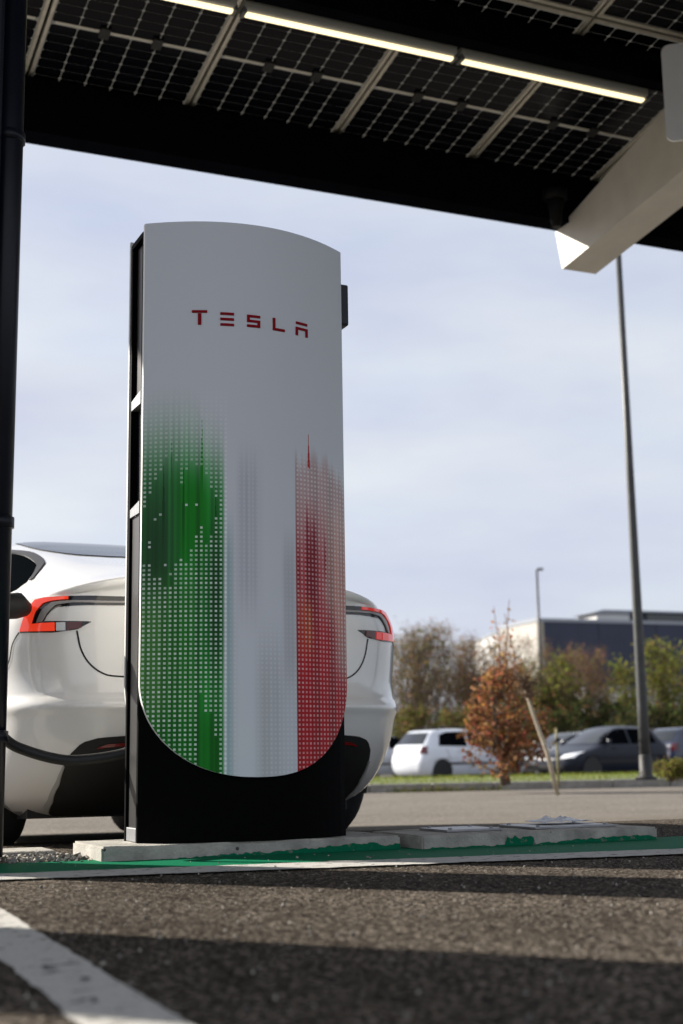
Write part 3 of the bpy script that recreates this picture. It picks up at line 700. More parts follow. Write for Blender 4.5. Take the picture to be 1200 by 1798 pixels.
def car_shell(P, nz=46, nf=5, nc=10, ns_=9):
    """Closed body: horizontal outlines stacked by height.  P: dict of (z, value) lists."""
    fr, ff, fw = (pchip(*zip(*P[k])) for k in ('rear', 'front', 'width'))
    fax, fay = pchip(*zip(*P['cax'])), pchip(*zip(*P['cay'])); fbow = pchip(*zip(*P['bow']))
    zs = P['zs']; rows = []
    for z in zs:
        yr, yf, w = fr(z), ff(z), fw(z); L_ = yf-yr
        ax, ay = min(fax(z), w*.85), min(fay(z), L_*.42); bow = fbow(z); ne = P.get('n', 2.3)
        q = []
        for k in range(nf): x = (w-ax)*k/nf; q.append((x, bow*(x/w)**2))
        yb = bow*((w-ax)/w)**2
        for k in range(nc+1):
            a = math.pi/2*k/nc; q.append((w-ax+ax*math.sin(a)**(2/ne), yb+(ay-yb)*(1-math.cos(a)**(2/ne))))
        ym = L_/2; q2 = [(w*(1-.0), ay+(ym-ay)*k/ns_) for k in range(1, ns_)]
        rear_half = q+q2                                     # centre rear -> mid side
        axf, ayf = min(ax*1.25, w*.9), min(ay*1.3, L_*.42); bf = bow*1.6
        qf = []
        for k in range(nf): x = (w-axf)*k/nf; qf.append((x, bf*(x/w)**2))
        yb = bf*((w-axf)/w)**2
        for k in range(nc+1):
            a = math.pi/2*k/nc; qf.append((w-axf+axf*math.sin(a)**(2/ne), yb+(ayf-yb)*(1-math.cos(a)**(2/ne))))
        qf2 = [(w, ayf+(ym-ayf)*k/ns_) for k in range(1, ns_+1)]
        front_half = list(reversed(qf+qf2))
        half = [(x, yr+y) for x, y in rear_half]+[(x, yf-y) for x, y in front_half]
        ring = half+[(-x, y) for x, y in reversed(half[1:-1])]
        rows.append([Vector((x, y, z)) for x, y in ring])
    m = len(rows[0]); vs = [p for r_ in rows for p in r_]
    fs = [(i*m+j, i*m+(j+1) % m, (i+1)*m+(j+1) % m, (i+1)*m+j) for i in range(len(rows)-1) for j in range(m)]
    fs.append(tuple(range(m-1, -1, -1))); e = (len(rows)-1)*m; fs.append(tuple(e+j for j in range(m)))
    bm = bmesh.new(); bv = [bm.verts.new(p) for p in vs]; bm.verts.ensure_lookup_table()
    for f in fs: bm.faces.new([bv[i] for i in f]).smooth = True
    bmesh.ops.recalc_face_normals(bm, faces=bm.faces)
    return bm

def cut_wheels(bm, axles, r_, w, depth=.34):
    """Wheel wells by boolean; returns a mesh."""
    me = bpy.data.meshes.new('body'); bm.to_mesh(me); o = link('body', me)
    c = MB()
    for y, zc in axles:
        for s in (-1, 1):
            x0, x1 = (s*(w-depth), s*(w+.3)); c.lathe([(r_, min(x0, x1)), (r_, max(x0, x1))], (0, y, zc), 'x', 40)
    co = c.build('cut', M_trim)
    md = o.modifiers.new('b', 'BOOLEAN'); md.object = co; md.operation = 'DIFFERENCE'; md.solver = 'EXACT'
    dg = bpy.context.evaluated_depsgraph_get(); res = bpy.data.meshes.new_from_object(o.evaluated_get(dg))
    bpy.data.objects.remove(o); bpy.data.objects.remove(co)
    return res

class Skin:
    """Lays patches on a body surface."""
    def __init__(s, bm): s.t = BVHTree.FromBMesh(bm)
    def hit(s, o, d, off):
        h = s.t.ray_cast(Vector(o), Vector(d).normalized())
        if h[0] is None: return None
        n = h[1] if h[1].dot(Vector(d)) < 0 else -h[1]
        return h[0]+n*off
    def lay(s, fn, A, B, n=24, m=6, off=.004, rim=.006):
        """A, B: 2D polylines; the band between them is thrown on the body by fn(p) -> origin, direction."""
        def samp(P, t):
            P = [Vector(p) for p in P]; ls = [0]
            for a, b in zip(P[:-1], P[1:]): ls.append(ls[-1]+(b-a).length)
            d = t*ls[-1]
            for i in range(len(P)-1):
                if d <= ls[i+1]+1e-9: u = (d-ls[i])/max(1e-9, ls[i+1]-ls[i]); return P[i]*(1-u)+P[i+1]*u
            return P[-1]
        G = []
        for i in range(n+1):
            a, b = samp(A, i/n), samp(B, i/n); row = []
            for j in range(m+1):
                p = a*(1-j/m)+b*j/m; o, d = fn(p); h = s.hit(o, d, off)
                if h is None: h = row[-1] if row else (G[-1][j] if G else Vector((0, 0, 0)))
                row.append(h)
            G.append(row)
        mb = MB(); mb.grid(G)
        if rim:
            c = sum((p for r_ in G for p in r_), Vector())/((n+1)*(m+1))
            ring = [(i, 0) for i in range(n+1)]+[(n, j) for j in range(1, m+1)]+[(i, m) for i in range(n-1, -1, -1)]+[(0, j) for j in range(m-1, 0, -1)]
            for k in range(len(ring)):
                (i0, j0), (i1, j1) = ring[k], ring[(k+1) % len(ring)]
                p, q = G[i0][j0], G[i1][j1]
                o0, d0 = fn(samp(A, i0/n)*(1-j0/m)+samp(B, i0/n)*j0/m); o1, d1 = fn(samp(A, i1/n)*(1-j1/m)+samp(B, i1/n)*j1/m)
                mb.add([p, q, q+Vector(d1).normalized()*rim, p+Vector(d0).normalized()*rim], [(0, 1, 2, 3)])
        return mb
def curve2(P, n=6):
    P = [Vector(p) for p in P]; out = []; Q = [P[0]*2-P[1]]+P+[P[-1]*2-P[-2]]
    for i in range(1, len(Q)-2):
        a, b, c, d = Q[i-1:i+3]
        for k in range(n): t = k/n; out.append(.5*((2*b)+(c-a)*t+(2*a-5*b+4*c-d)*t*t+(-a+3*b-3*c+d)*t**3))
    return out+[P[-1]]
def ribbon(pts, wd):
    P = [Vector(p) for p in pts] if isinstance(wd, list) or len(pts) < 3 else curve2(pts); A, B = [], []
    for i, p in enumerate(P):
        d = (P[min(i+1, len(P)-1)]-P[max(i-1, 0)]).normalized(); nn = Vector((-d.y, d.x))*(wd[i] if isinstance(wd, list) else wd)/2
        A.append(p-nn); B.append(p+nn)
    return A, B
def fn_rear(p): return (p[0], -3, p[1]), (0, 1, 0)
def fn_front(p): return (p[0], 9, p[1]), (0, -1, 0)
def fn_left(p): return (-3, p[0], p[1]), (1, 0, 0)
def fn_right(p): return (3, p[0], p[1]), (-1, 0, 0)
def fn_top(p): return (p[0], p[1], 5), (0, 0, -1)
def fn_corner(p):
    a = p[0]/.95; d = Vector((math.sin(a), -math.cos(a), 0)); o = Vector((0, .95, p[1]))+d*4
    return o, -d

# ---- the white electric saloon being charged
def zlist(*segs):
    out = []
    for a, b, n in segs: out += [a+(b-a)*i/n for i in range(n)]
    return out+[segs[-1][1]]
TP = dict(
    rear=[(.13, .42), (.18, .30), (.30, .14), (.42, .05), (.52, .012), (.545, .0), (.565, .012), (.60, .052), (.68, .078), (.80, .084), (.90, .078), (.97, .072), (1.02, .060), (1.055, .045), (1.072, .048), (1.085, .10), (1.11, .20), (1.18, .46), (1.27, .82), (1.36, 1.15), (1.45, 1.50), (1.52, 1.86), (1.56, 2.2), (1.58, 2.5)],
    front=[(.13, 4.30), (.3, 4.62), (.5, 4.71), (.62, 4.68), (.70, 4.5), (.80, 4.15), (.90, 3.82), (1.0, 3.60), (1.05, 3.5), (1.15, 3.3), (1.3, 3.08), (1.45, 2.85), (1.53, 2.70), (1.58, 2.58)],
    width=[(.13, .74), (.20, .83), (.35, .885), (.5, .905), (.62, .908), (.78, .908), (.90, .895), (.98, .868), (1.03, .84), (1.07, .815), (1.12, .785), (1.2, .755), (1.3, .715), (1.4, .665), (1.5, .59), (1.55, .48), (1.58, .30)],
    cax=[(.13, .5), (.5, .46), (.62, .44), (.9, .36), (1.04, .38), (1.1, .30), (1.3, .26), (1.58, .26)],
    cay=[(.13, .45), (.5, .58), (.62, .52), (.9, .44), (1.04, .50), (1.1, .45), (1.3, .6), (1.5, .5), (1.58, .03)],
    bow=[(.13, .10), (.5, .12), (.9, .10), (1.04, .12), (1.1, .06), (1.3, .06), (1.58, .03)],
    zs=zlist((.13, .50, 14), (.50, .62, 10), (.62, .98, 14), (.98, 1.13, 18), (1.13, 1.48, 18), (1.48, 1.58, 10)), n=2.2)
def sstep(a, b, x): t = min(max((x-a)/(b-a), 0), 1); return t*t*(3-2*t)
def lip_bend(bm):
    """The boot lip sweeps down towards the lamps."""
    for v in bm.verts:
        x, y, z = v.co
        if y < 1.6:
            w_ = sstep(.975, 1.06, z)*(1-sstep(1.10, 1.32, z))*(1-sstep(.7, 1.5, y))
            v.co.z -= w_*.085*min(max((abs(x)-.25)/.5, 0), 1)**1.6
def make_saloon():
    C = empty('electric_car', (.55, .45, 0)); C.rotation_euler = (rad(-1.7), 0, rad(2.0))
    tag(C, 'white electric saloon seen from behind, plugged in beside the charger', 'car')
    bm = car_shell(TP); lip_bend(bm); sk = Skin(bm)
    R_, TW = .335, .235; axles = [(1.00, R_), (3.875, R_)]
    me = cut_wheels(bm, axles, .375, .905); bm.free()
    me.materials.clear(); me.materials.append(M_white)
    me.materials.append(M_trim)
    for p in me.polygons: c_ = p.center; p.material_index = 1 if ((c_.z < .21 and .80 < c_.y < 4.25) or c_.z < .1305 or min(math.hypot(c_.y-a_, c_.z-R_) for a_, _z in axles) < .379) else 0
    link('body', me, C)
    for y, zc in axles:
        for s in (-1, 1):
            wheel(C, s*.785, y, R_, TW, s)
            b = MB(); b.lathe([(.372, -.16), (.372, .14)], (s*.735, y, zc), 'x', 32); b.lathe([(.371, -.155*s), (.01, -.155*s)], (s*.735, y, zc), 'x', 32)
            b.f = [f_ for f_ in b.f if all(b.v[i_][2] > .14 for i_ in f_)]; b.m = b.m[:len(b.f)]; b.sm = b.sm[:len(b.f)]
            b.build('wheel_well', M_trim, C)
    # rear glass, up to the roof
    sk.lay(fn_top, curve2([(-.30, .84), (-.46, .92), (-.53, 1.10), (-.54, 1.45), (-.50, 1.85), (-.40, 2.3)]), curve2([(.30, .84), (.46, .92), (.53, 1.10), (.54, 1.45), (.50, 1.85), (.40, 2.3)]), 40, 24, .004, 0).build('rear_glass', M_rearglass, C)
    for s, f in ((-1, fn_left), (1, fn_right)):
        sk.lay(f, curve2([(.66, 1.075), (.85, 1.065), (1.3, 1.055), (2.2, 1.05), (3.0, 1.05)]), curve2([(.625, 1.105), (.78, 1.205), (1.30, 1.345), (2.1, 1.455), (2.85, 1.345)]), 40, 8, .004).build('side_window', M_sideglass, C)
        sk.lay(f, *ribbon([(.60, 1.11), (.78, 1.215), (1.30, 1.355), (2.1, 1.465), (2.85, 1.355)], .014), 26, 2, .006).build('window_trim', mat('satin_window_trim', (.05, .05, .055), .45, spec=.1), C)
        sk.lay(f, *ribbon([(1.45, 1.02), (1.50, .7), (1.60, .42)], .006), 14, 1, .002, 0).build('door_seam', M_gap, C)
    # tail lamps, wrapping round the corners (s along the corner, z)
    for sg in (-1, 1):
        F = (lambda p, sg=sg: fn_corner((p[0]*sg, p[1])))
        lamp = empty('tail_lamp', parent=C)
        sk.lay(F, [(.32, .979), (.60, .980), (.75, .978), (.785, .972), (.812, .93), (.834, .845)], [(.32, .946), (.60, .942), (.695, .936), (.714, .922), (.730, .90), (.74, .876)], 44, 6, .003).build('lamp_base', M_gloss, lamp)
        sk.lay(F, [(.836, .843), (.71, .836), (.628, .846), (.583, .876)], [(.75, .882), (.69, .880), (.62, .879), (.583, .878)], 26, 5, .003).build('lamp_foot', M_gloss, lamp)
        sk.lay(F, [(.60 if sg > 0 else .66, .977), (.75, .975), (.782, .969), (.808, .93), (.831, .849)], [(.60 if sg > 0 else .66, .965), (.715, .961), (.748, .952), (.773, .92), (.786, .868)], 40, 5, .009).build('red_lens', M_redlit if sg < 0 else M_red, lamp)
        sk.lay(F, [(.831, .847), (.75, .843), (.70, .842)], [(.787, .873), (.75, .875), (.70, .875)], 14, 4, .009).build('red_lens', M_redlit if sg < 0 else M_red, lamp)
        sk.lay(F, [(.32, .962), (.66, .960), (.716, .955), (.748, .925), (.765, .877)], [(.32, .955), (.65, .951), (.70, .943), (.727, .915), (.745, .880)], 36, 3, .008).build('grey_lens', M_greylens, lamp)
        sk.lay(F, [(.695, .842), (.665, .843)], [(.695, .875), (.665, .875)], 5, 3, .009).build('clear_lens', M_clear if sg < 0 else M_red, lamp)
        sk.lay(F, [(.66, .843), (.615, .853)], [(.66, .875), (.615, .876)], 6, 3, .009).build('dark_lens', M_maroon, lamp)
        # boot shut line, bumper joint, rear quarter seams
        sk.lay(F, *ribbon([(.628, .842), (.616, .772), (.588, .715), (.54, .674), (.48, .663), (.30, .660), (.02, .660)], .006), 44, 1, .0015, 0).build('boot_seam', M_gap, C)
        sk.lay(F, *ribbon([(.838, .845), (.87, .80), (.90, .72), (.99, .66), (1.08, .64)], .006), 20, 1, .0015, 0).build('bumper_seam', M_gap, C)
        # black diffuser wing, its pale edge and the low reflector
        sk.lay(F, *ribbon([(.935, .150), (.83, .197), (.745, .262), (.690, .328)], [.010, .014, .012, .006]), 20, 2, .008).build('diffuser_fin', mat('grey_fin', (.45, .45, .43), .3), C)
        sk.lay(F, [(.56, .386), (.52, .393), (.40, .398)], [(.555, .392), (.52, .404), (.40, .411)], 12, 3, .008).build('reflector', M_reflector, C)
    top = [(-.935, .150), (-.83, .195), (-.745, .262), (-.69, .330), (-.65, .372), (-.605, .41), (-.546, .426), (-.43, .434), (0, .436)]
    top += [(-x, z) for x, z in reversed(top[:-1])]
    sk.lay(fn_corner, top, [(x, .134) for x, z in top], 90, 12, .003).build('diffuser', M_trim, C)
    b = MB(); b.bbox(-.26, .26, -.02, .0, .70, .81, .004); b.build('number_plate', mat('blank_plate', (.6, .6, .58), .4), C)
    b = MB(); b.box(-.72, .72, .55, 4.2, .125, .20); b.build('underbody', M_trim, C)
    return C, sk
CAR, SKIN = make_saloon()
# charging cable with its connector in the car's port
cable = empty('charging_cable', (.05, .24, 0)); tag(cable, 'thick black charging cable sagging from the charger to the white car', 'cable')
def smooth_path(P, n=8):
    P = [Vector(p) for p in P]; out = []
    Q = [P[0]*2-P[1]]+P+[P[-1]*2-P[-2]]
    for i in range(1, len(Q)-2):
        for k in range(n):
            t = k/n; a, b, c, d = Q[i-1:i+3]
            out.append(.5*((2*b)+(c-a)*t+(2*a-5*b+4*c-d)*t*t+(-a+3*b-3*c+d)*t**3))
    return out+[P[-1]]
pth = smooth_path([(.16, .21, .47), (.10, .235, .40), (.021, .26, .362), (-.09, .28, .342), (-.201, .30, .340), (-.324, .31, .372), (-.40, .34, .415), (-.47, .42, .52), (-.50, .50, .70), (-.47, .57, .86), (-.40, .60, .925)])
off_ = Vector((.05, .24, 0))
b_ = MB(); b_.tube([p-off_ for p in pth], .0195, 12); b_.build('cable', M_rubber, cable)
b_ = MB(); b_.tube([Vector(p)-off_ for p in ((-.43, .585, .905), (-.375, .61, .925), (-.315, .64, .935), (-.275, .67, .925))], [.034, .050, .052, .030], 14); b_.build('connector', M_trim, cable)

# background cars
HATCH = dict(
    rear=[(.20, .14), (.35, .03), (.55, .0), (.75, .04), (.95, .08), (1.0, .12), (1.2, .30), (1.38, .48), (1.43, .62), (1.46, 1.0), (1.475, 1.4)],
    front=[(.20, 3.82), (.4, 3.96), (.6, 3.94), (.72, 3.80), (.84, 3.35), (.93, 3.02), (1.0, 2.86), (1.2, 2.5), (1.35, 2.2), (1.42, 2.0), (1.46, 1.75), (1.475, 1.6)],
    width=[(.20, .76), (.4, .82), (.7, .835), (.92, .81), (1.0, .78), (1.2, .69), (1.38, .60), (1.44, .50), (1.475, .3)],
    cax=[(.2, .4), (.9, .3), (1.475, .22)], cay=[(.2, .4), (.9, .35), (1.3, .3), (1.475, .05)], bow=[(.2, .10), (.9, .12), (1.475, .05)],
    zs=zlist((.20, .9, 12), (.9, 1.38, 14), (1.38, 1.475, 6)), n=2.3)
def make_hatch(paint, label, x, y, z, rot, scale=(1, 1, 1), rails=False):
    C = empty('parked_car', (x, y, z), (0, 0, rot)); tag(C, label, 'car', 'cars parked beyond the grass')
    bm = car_shell(HATCH); sk = Skin(bm); axles = [(.72, .31), (3.16, .31)]
    me = cut_wheels(bm, axles, .345, .83); bm.free(); me.materials.clear(); me.materials.append(paint)
    for p in me.polygons: p.material_index = 0
    link('body', me, C)
    for yy, zc in axles:
        for s in (-1, 1):
            wheel(C, s*.72, yy, .31, .20, s, 5)
            b = MB(); b.lathe([(.342, -.15), (.342, .12)], (s*.68, yy, zc), 'x', 20); b.lathe([(.34, -.14*s), (.01, -.14*s)], (s*.68, yy, zc), 'x', 20); b.build('wheel_well', M_trim, C)
    for s, f in ((-1, fn_left), (1, fn_right)):
        sk.lay(f, [(.62, 1.0), (1.62, .98)], [(.74, 1.30), (1.0, 1.37), (1.62, 1.39)], 16, 5, .006).build('side_window', M_sideglass, C)
        sk.lay(f, [(1.70, .98), (2.78, .97)], [(1.70, 1.39), (2.0, 1.37), (2.42, 1.22)], 16, 5, .006).build('side_window', M_sideglass, C)
        sk.lay(f, *ribbon([(.95, .52), (2.95, .52)], .06), 20, 2, .012).build('side_moulding', M_trim, C)
        for yy in (1.25, 2.2): sk.lay(f, *ribbon([(yy, .86), (yy+.16, .86)], .035), 4, 2, .03, .03).build('door_handle', paint if yy < 2 else paint, C)
        for pts in ([(1.66, .98), (1.66, .32)], [(2.70, .95), (2.72, .5)], [(.86, .92), (.98, .62)]): sk.lay(f, *ribbon(pts, .012), 10, 1, .003, 0).build('door_seam', M_gap, C)
        b = MB(); b.bbox(s*.80-.06+s*.08, s*.80+.06+s*.08, 2.52, 2.62, .97, 1.10, .03); b.build('mirror', paint, C)
        if rails: b = MB(); b.tube([(s*.52, .75, 1.45), (s*.52, .9, 1.50), (s*.52, 1.9, 1.51), (s*.52, 2.1, 1.44)], .015, 6); b.build('roof_rail', M_trim, C)
        sk.lay(fn_rear, [(s*.60, .80), (s*.79, .78)], [(s*.64, .98), (s*.75, .98)], 8, 5, .012).build('tail_lamp', M_maroon, C)
        sk.lay(fn_front, [(s*.36, .60), (s*.74, .62)], [(s*.40, .70), (s*.78, .78)], 8, 4, .010).build('headlight', M_clear, C)
    sk.lay(fn_rear, [(-.60, 1.04), (.60, 1.04)], [(-.50, 1.36), (.50, 1.36)], 14, 8, .006).build('rear_window', M_glass, C)
    sk.lay(fn_front, [(-.66, 1.0), (.66, 1.0)], [(-.52, 1.39), (.52, 1.39)], 14, 8, .006).build('windscreen', M_glass, C)
    sk.lay(fn_front, [(-.5, .30), (.5, .30)], [(-.45, .44), (.45, .44)], 10, 3, .008).build('grille', M_trim, C)
    sk.lay(fn_rear, [(-.26, .60), (.26, .60)], [(-.26, .71), (.26, .71)], 8, 2, .01).build('number_plate', MATS['blank_plate'], C)
    return C
def V(px_, D):
    """Site coordinates of a bearing seen from the lane entrance, D metres along it."""
    X = (px_-600)/2410*D*.984; return CAM.x+hx.x*D+rx.x*X, CAM.y+hx.y*D+rx.y*X
P_silver = mat('silver_white_car_paint', (.66, .69, .75), .3, coat=1); P_dark = mat('dark_slate_car_paint', (.012, .015, .026), .3, coat=.08, spec=.2)
P_grey = mat('grey_car_paint', (.14, .15, .16), .3, .3, coat=1); P_navy = mat('navy_car_paint', (.012, .018, .05), .25, coat=1); P_pale = mat('pale_silver_car_paint', (.5, .52, .55), .3, .3, coat=1)
def heading(deg): return rad(-deg)-YAW          # 0 = away along the view, clockwise from above
def park(px_, D, h_deg, paint, label, dz=0, back=True, **k):
    x, y = V(px_, D); r_ = heading(h_deg); c, s = math.cos(r_), math.sin(r_)
    # px_ marks the middle of the car
    return make_hatch(paint, label, x+s*2.0, y-c*2.0, FAR_Z+dz, r_, **k)
park(803, 39.5, 56, P_silver, 'white hatchback parked behind the grass, left of the orange tree', rails=True)
park(1050, 38.5, -125, P_dark, 'dark slate hatchback beside the tall lamp post')
park(668, 44, 58, P_pale, 'pale silver hatchback half hidden behind the white electric car')
park(985, 46, -128, P_grey, 'grey car hidden behind the dark slate hatchback')
park(1232, 41, 60, P_navy, 'navy hatchback at the right edge of the photo')

# ------------------------------------------------------------------ kerb, verge, far lot
b_ = MB(); b_.add([(-300, -120, FAR_Z), (400, -120, FAR_Z), (400, 500, FAR_Z), (-300, 500, FAR_Z)], [(0, 1, 2, 3)])
tag(b_.build('far_lot', A_far), kind='structure')
ZK = zg(15)
kb = empty('kerb', (KA.x, KA.y, 0)); kb['kind'] = 'structure'
b_ = MB(); b_.bbox(0, .99, 0, .16, 0, .14, .015); ks = b_.build('kerb_stone', mat('kerb_concrete', (.27, .255, .23), .85, noise=(7, .25), bump=(70, .5)), kb)
for i in range(-22, 44):
    o = ks if i == -22 else ks.copy()
    if i != -22: col.objects.link(o); o.parent = kb
    p = KD*i; o.location = (p.x+random.uniform(-.004, .004), p.y+random.uniform(-.006, .006), ZK-.005+random.uniform(-.006, .004)); o.rotation_euler = (0, 0, rad(-9.3)+random.uniform(-.004, .004))
VW = 5.2
def gz(t): return ZK+.115+.06*math.sin(min(max(t/VW, 0), 1)*math.pi)
b_ = MB(); G = []
for i in range(-22, 45, 2):
    G.append([Vector((*K(i, t), gz(t))) for t in (.15, .8, 1.8, 2.8, 3.8, 4.7, VW)]+[Vector((*K(i, VW+.5), FAR_Z-.05))])
b_.grid(G); tag(b_.build('grass_verge', mat('verge_soil_grass', (.10, .125, .028), .9, noise=(5, .4))), kind='structure')
b_ = MB()
for i in range(15000):
    t = .16+random.random()**1.4*(VW-.1); s_ = random.uniform(-9, 17); p = K(s_, t); z = gz(t)-.005
    h_ = random.uniform(.03, .085); a = random.random()*6.28; w_ = random.uniform(.004, .009)
    d = Vector((math.cos(a), math.sin(a), 0)); ln = Vector((random.gauss(0, .35), random.gauss(0, .35), 1))*h_
    c = Vector((p.x, p.y, z)); b_.add([c-d*w_, c+d*w_, c+ln], [(0, 1, 2)], random.randrange(2))
b_.build('grass', [leafmat('grass_green', (.17, .23, .035), .4), leafmat('grass_yellow', (.25, .25, .055), .4)], kind='stuff', fixn=False)
# weeds at the kerb foot
b_ = MB()
for cx_ in (4.55, 4.9, 5.15, 5.35, 5.9, 1.9):
    for i in range(70):
        p = K(cx_-4.0+random.gauss(0, .16), -.04+random.gauss(0, .04)); h_ = random.uniform(.03, .13); a = random.random()*6.28; w_ = random.uniform(.006, .014)
        d = Vector((math.cos(a), math.sin(a), 0)); ln = Vector((random.gauss(0, .6), random.gauss(0, .6), 1))*h_
        c = Vector((p.x, p.y, ZK-.01)); b_.add([c-d*w_, c+d*w_, c+ln], [(0, 1, 2)])
b_.build('weeds', [MATS['grass_yellow']], kind='stuff', fixn=False)

# ------------------------------------------------------------------ lamp posts
def lamp_post(x, y, z, h, r0, r1, label, arm=1.2):
    o = empty('lamp_post', (x, y, z)); tag(o, label, 'lamp post', 'lamp posts around the car park')
    b = MB(); b.tube([(0, 0, 0), (0, 0, 1.0), (0, 0, h*.5), (0, 0, h)], [r0, r0*.96, (r0+r1)/2*.95, r1], 16); b.build('pole', M_pole, o)
    b = MB(); b.lathe([(r0*1.9, 0), (r0*1.9, .03), (r0*1.15, .06), (r0*1.1, .32), (r0, .34)], (0, 0, 0), n=16); b.build('base', mat('black_base', (.02, .02, .02), .6), o)
    b = MB(); b.tube([(0, 0, h-.03), (-.08*arm, 0, h+.02), (arm*.5, 0, h+.07)], r1*.8, 8); b.build('arm', M_pole, o)
    b = MB(); b.bbox(arm*.4-.1, arm*.4+.5 if arm > .5 else .28, -.13, .13, h+.03, h+.12, .03); b.build('lamp_head', M_pole, o)
    o.rotation_euler = (0, 0, -YAW); return o
x, y = V(1127, 19.2); lamp_post(x, y, gz(2.0), 8.6, .078, .040, 'tall grey lamp post on the verge in front of the dark hatchback')
x, y = V(950, 60); lamp_post(x, y, FAR_Z, 8.75, .085, .05, 'slender far lamp post in front of the navy building', .25)

# ------------------------------------------------------------------ buildings
def wall_panels(name, x0, x1, z0, z1, n, m, parent, M, dep=.08):
    for i in range(n):
        a, b = x0+(x1-x0)*i/n, x0+(x1-x0)*(i+1)/n
        q = MB(); q.box(a+.02, b-.02, -dep, 0, z0, z1, 0, M); q.build(name, m, parent)
nb = empty('warehouse', (*V(948, 100), FAR_Z)); nb.rotation_euler = (0, 0, math.atan2(hx.y*.35+rx.y*.937, hx.x*.35+rx.x*.937)); tag(nb, 'navy clad warehouse with a raised upper storey behind the bushes', 'building')
M_navyclad = mat('navy_cladding', (.024, .030, .062), .5, noise=(.5, .12)); M_whiteclad = mat('white_cladding', (.66, .66, .64), .6, noise=(.4, .08))
HB = 10.7
b_ = MB(); b_.box(.1, 70, .05, 6, 0, HB-.1); b_.build('wall', mat('navy_wall', (.02, .025, .05), .6), nb)
wall_panels('cladding_panel', 0, 70, .3, HB-.25, 14, M_navyclad, nb, Matrix.Identity(4))
wall_panels('end_panel', 0, 6, .3, HB-.25, 2, mat('beige_cladding', (.40, .385, .35), .6, noise=(.4, .08)), nb, Matrix.Rotation(rad(90), 4, 'Z') @ Matrix.Scale(-1, 4, (0, 1, 0)), .08)
b_ = MB(); b_.box(-.15, 70, -.15, 0.1, HB-.25, HB); b_.box(-.15, .1, .1, 6, HB-.25, HB); b_.build('parapet', mat('grey_coping', (.30, .32, .36), .4), nb)
b_ = MB(); b_.box(-.14, .42, -.12, .0, 0, HB-.26); b_.build('corner_trim', mat('beige_trim', (.33, .30, .25), .6), nb)
b_ = MB(); b_.box(9.61, 48, 3, 5.9, HB-.1, HB+.95); b_.build('upper_storey', mat('upper_navy', (.016, .020, .04), .5), nb)
b_ = MB(); b_.box(6.7, 9.6, 2.9, 5.8, HB-.1, HB+.85); b_.build('plant_room', M_whiteclad, nb)
b_ = MB(); b_.prism([(6.3, HB+.86), (9.6, HB+.86), (9.6, HB+1.1), (7.2, HB+1.1)], 2.7, 5.9); b_.box(9.61, 48.3, 2.7, 6.0, HB+.96, HB+1.1); b_.build('roof', MATS['grey_coping'], nb)
for i in range(7):
    b_ = MB(); b_.box(11.2+i*5.2, 11.2+i*5.2+4.6, 2.93, 2.995, HB+.2, HB+.85); wn_ = b_.build('window', M_glass, nb)
    b_ = MB(); b_.box(11.1+i*5.2, 11.2+i*5.2+4.7, 2.90, 2.985, HB+.12, HB+.19); b_.build('sill', MATS['grey_coping'], wn_)
wb = empty('white_building', (*V(882, 135), FAR_Z)); wb.rotation_euler = (0, 0, -YAW+rad(8)); tag(wb, 'white flat roofed building left of the navy warehouse', 'building')
b_ = MB(); b_.box(.05, 5.5, .05, 12, 0, 12.9); b_.build('wall', M_whiteclad, wb)
wall_panels('cladding_panel', 0, 5.5, .2, 12.8, 3, M_whiteclad, wb, Matrix.Identity(4))
b_ = MB(); b_.box(-.1, 5.6, -.12, 12.1, 12.9, 13.1); b_.build('coping', MATS['grey_coping'], wb)
sh = empty('white_shed', (*V(1030, 72), FAR_Z)); sh.rotation_euler = (0, 0, -YAW); tag(sh, 'low white shed glimpsed through the bushes behind the dark hatchback', 'building')
b_ = MB(); b_.box(0, 5.2, 0, 4, 0, 4.1); b_.build('wall', M_whiteclad, sh)
b_ = MB(); b_.box(-.15, 5.35, -.15, 4.15, 4.1, 4.25); b_.build('roof', MATS['grey_coping'], sh)
b_ = MB(); b_.box(3.4, 4.6, -.04, -.005, .2, 3.0); b_.build('door', mat('grey_door', (.2, .21, .22), .5), sh)

# ------------------------------------------------------------------ trees
M_bark = mat('grey_brown_bark', (.11, .085, .06), .9, noise=(12, .3)); M_palebark = mat('pale_bark', (.42, .36, .27), .8, noise=(15, .2))
M_twig = mat('brown_twigs', (.16, .105, .07), .9, noise=(3, .3)); M_rtwig = mat('reddish_twigs', (.19, .095, .065), .9, noise=(3, .3))
L_brown = leafmat('brown_leaf', (.19, .12, .06), .5); L_olive = leafmat('olive_leaf', (.14, .15, .04), .5); L_green = leafmat('green_leaf', (.095, .115, .034), .5)
L_yel = leafmat('yellow_green_leaf', (.24, .25, .05), .45); L_dark = leafmat('dark_green_leaf', (.038, .050, .020), .5)
L_or = leafmat('orange_leaf', (.38, .17, .055), .45); L_rust = leafmat('rust_leaf', (.25, .105, .052), .55); L_tan = leafmat('tan_leaf', (.36, .20, .10), .4)
def leafcard(b, c, s_, mi):
    q = Quaternion((random.gauss(0, 1), random.gauss(0, 1), random.gauss(0, 1), random.gauss(0, 1))); q.normalize()
    pts = [q @ (Vector(p)*s_) for p in ((-.5, 0, 0), (0, -.32, .05), (.6, 0, 0), (0, .32, .05))]
    b.add([c+p for p in pts], [(0, 1, 2, 3)], mi)
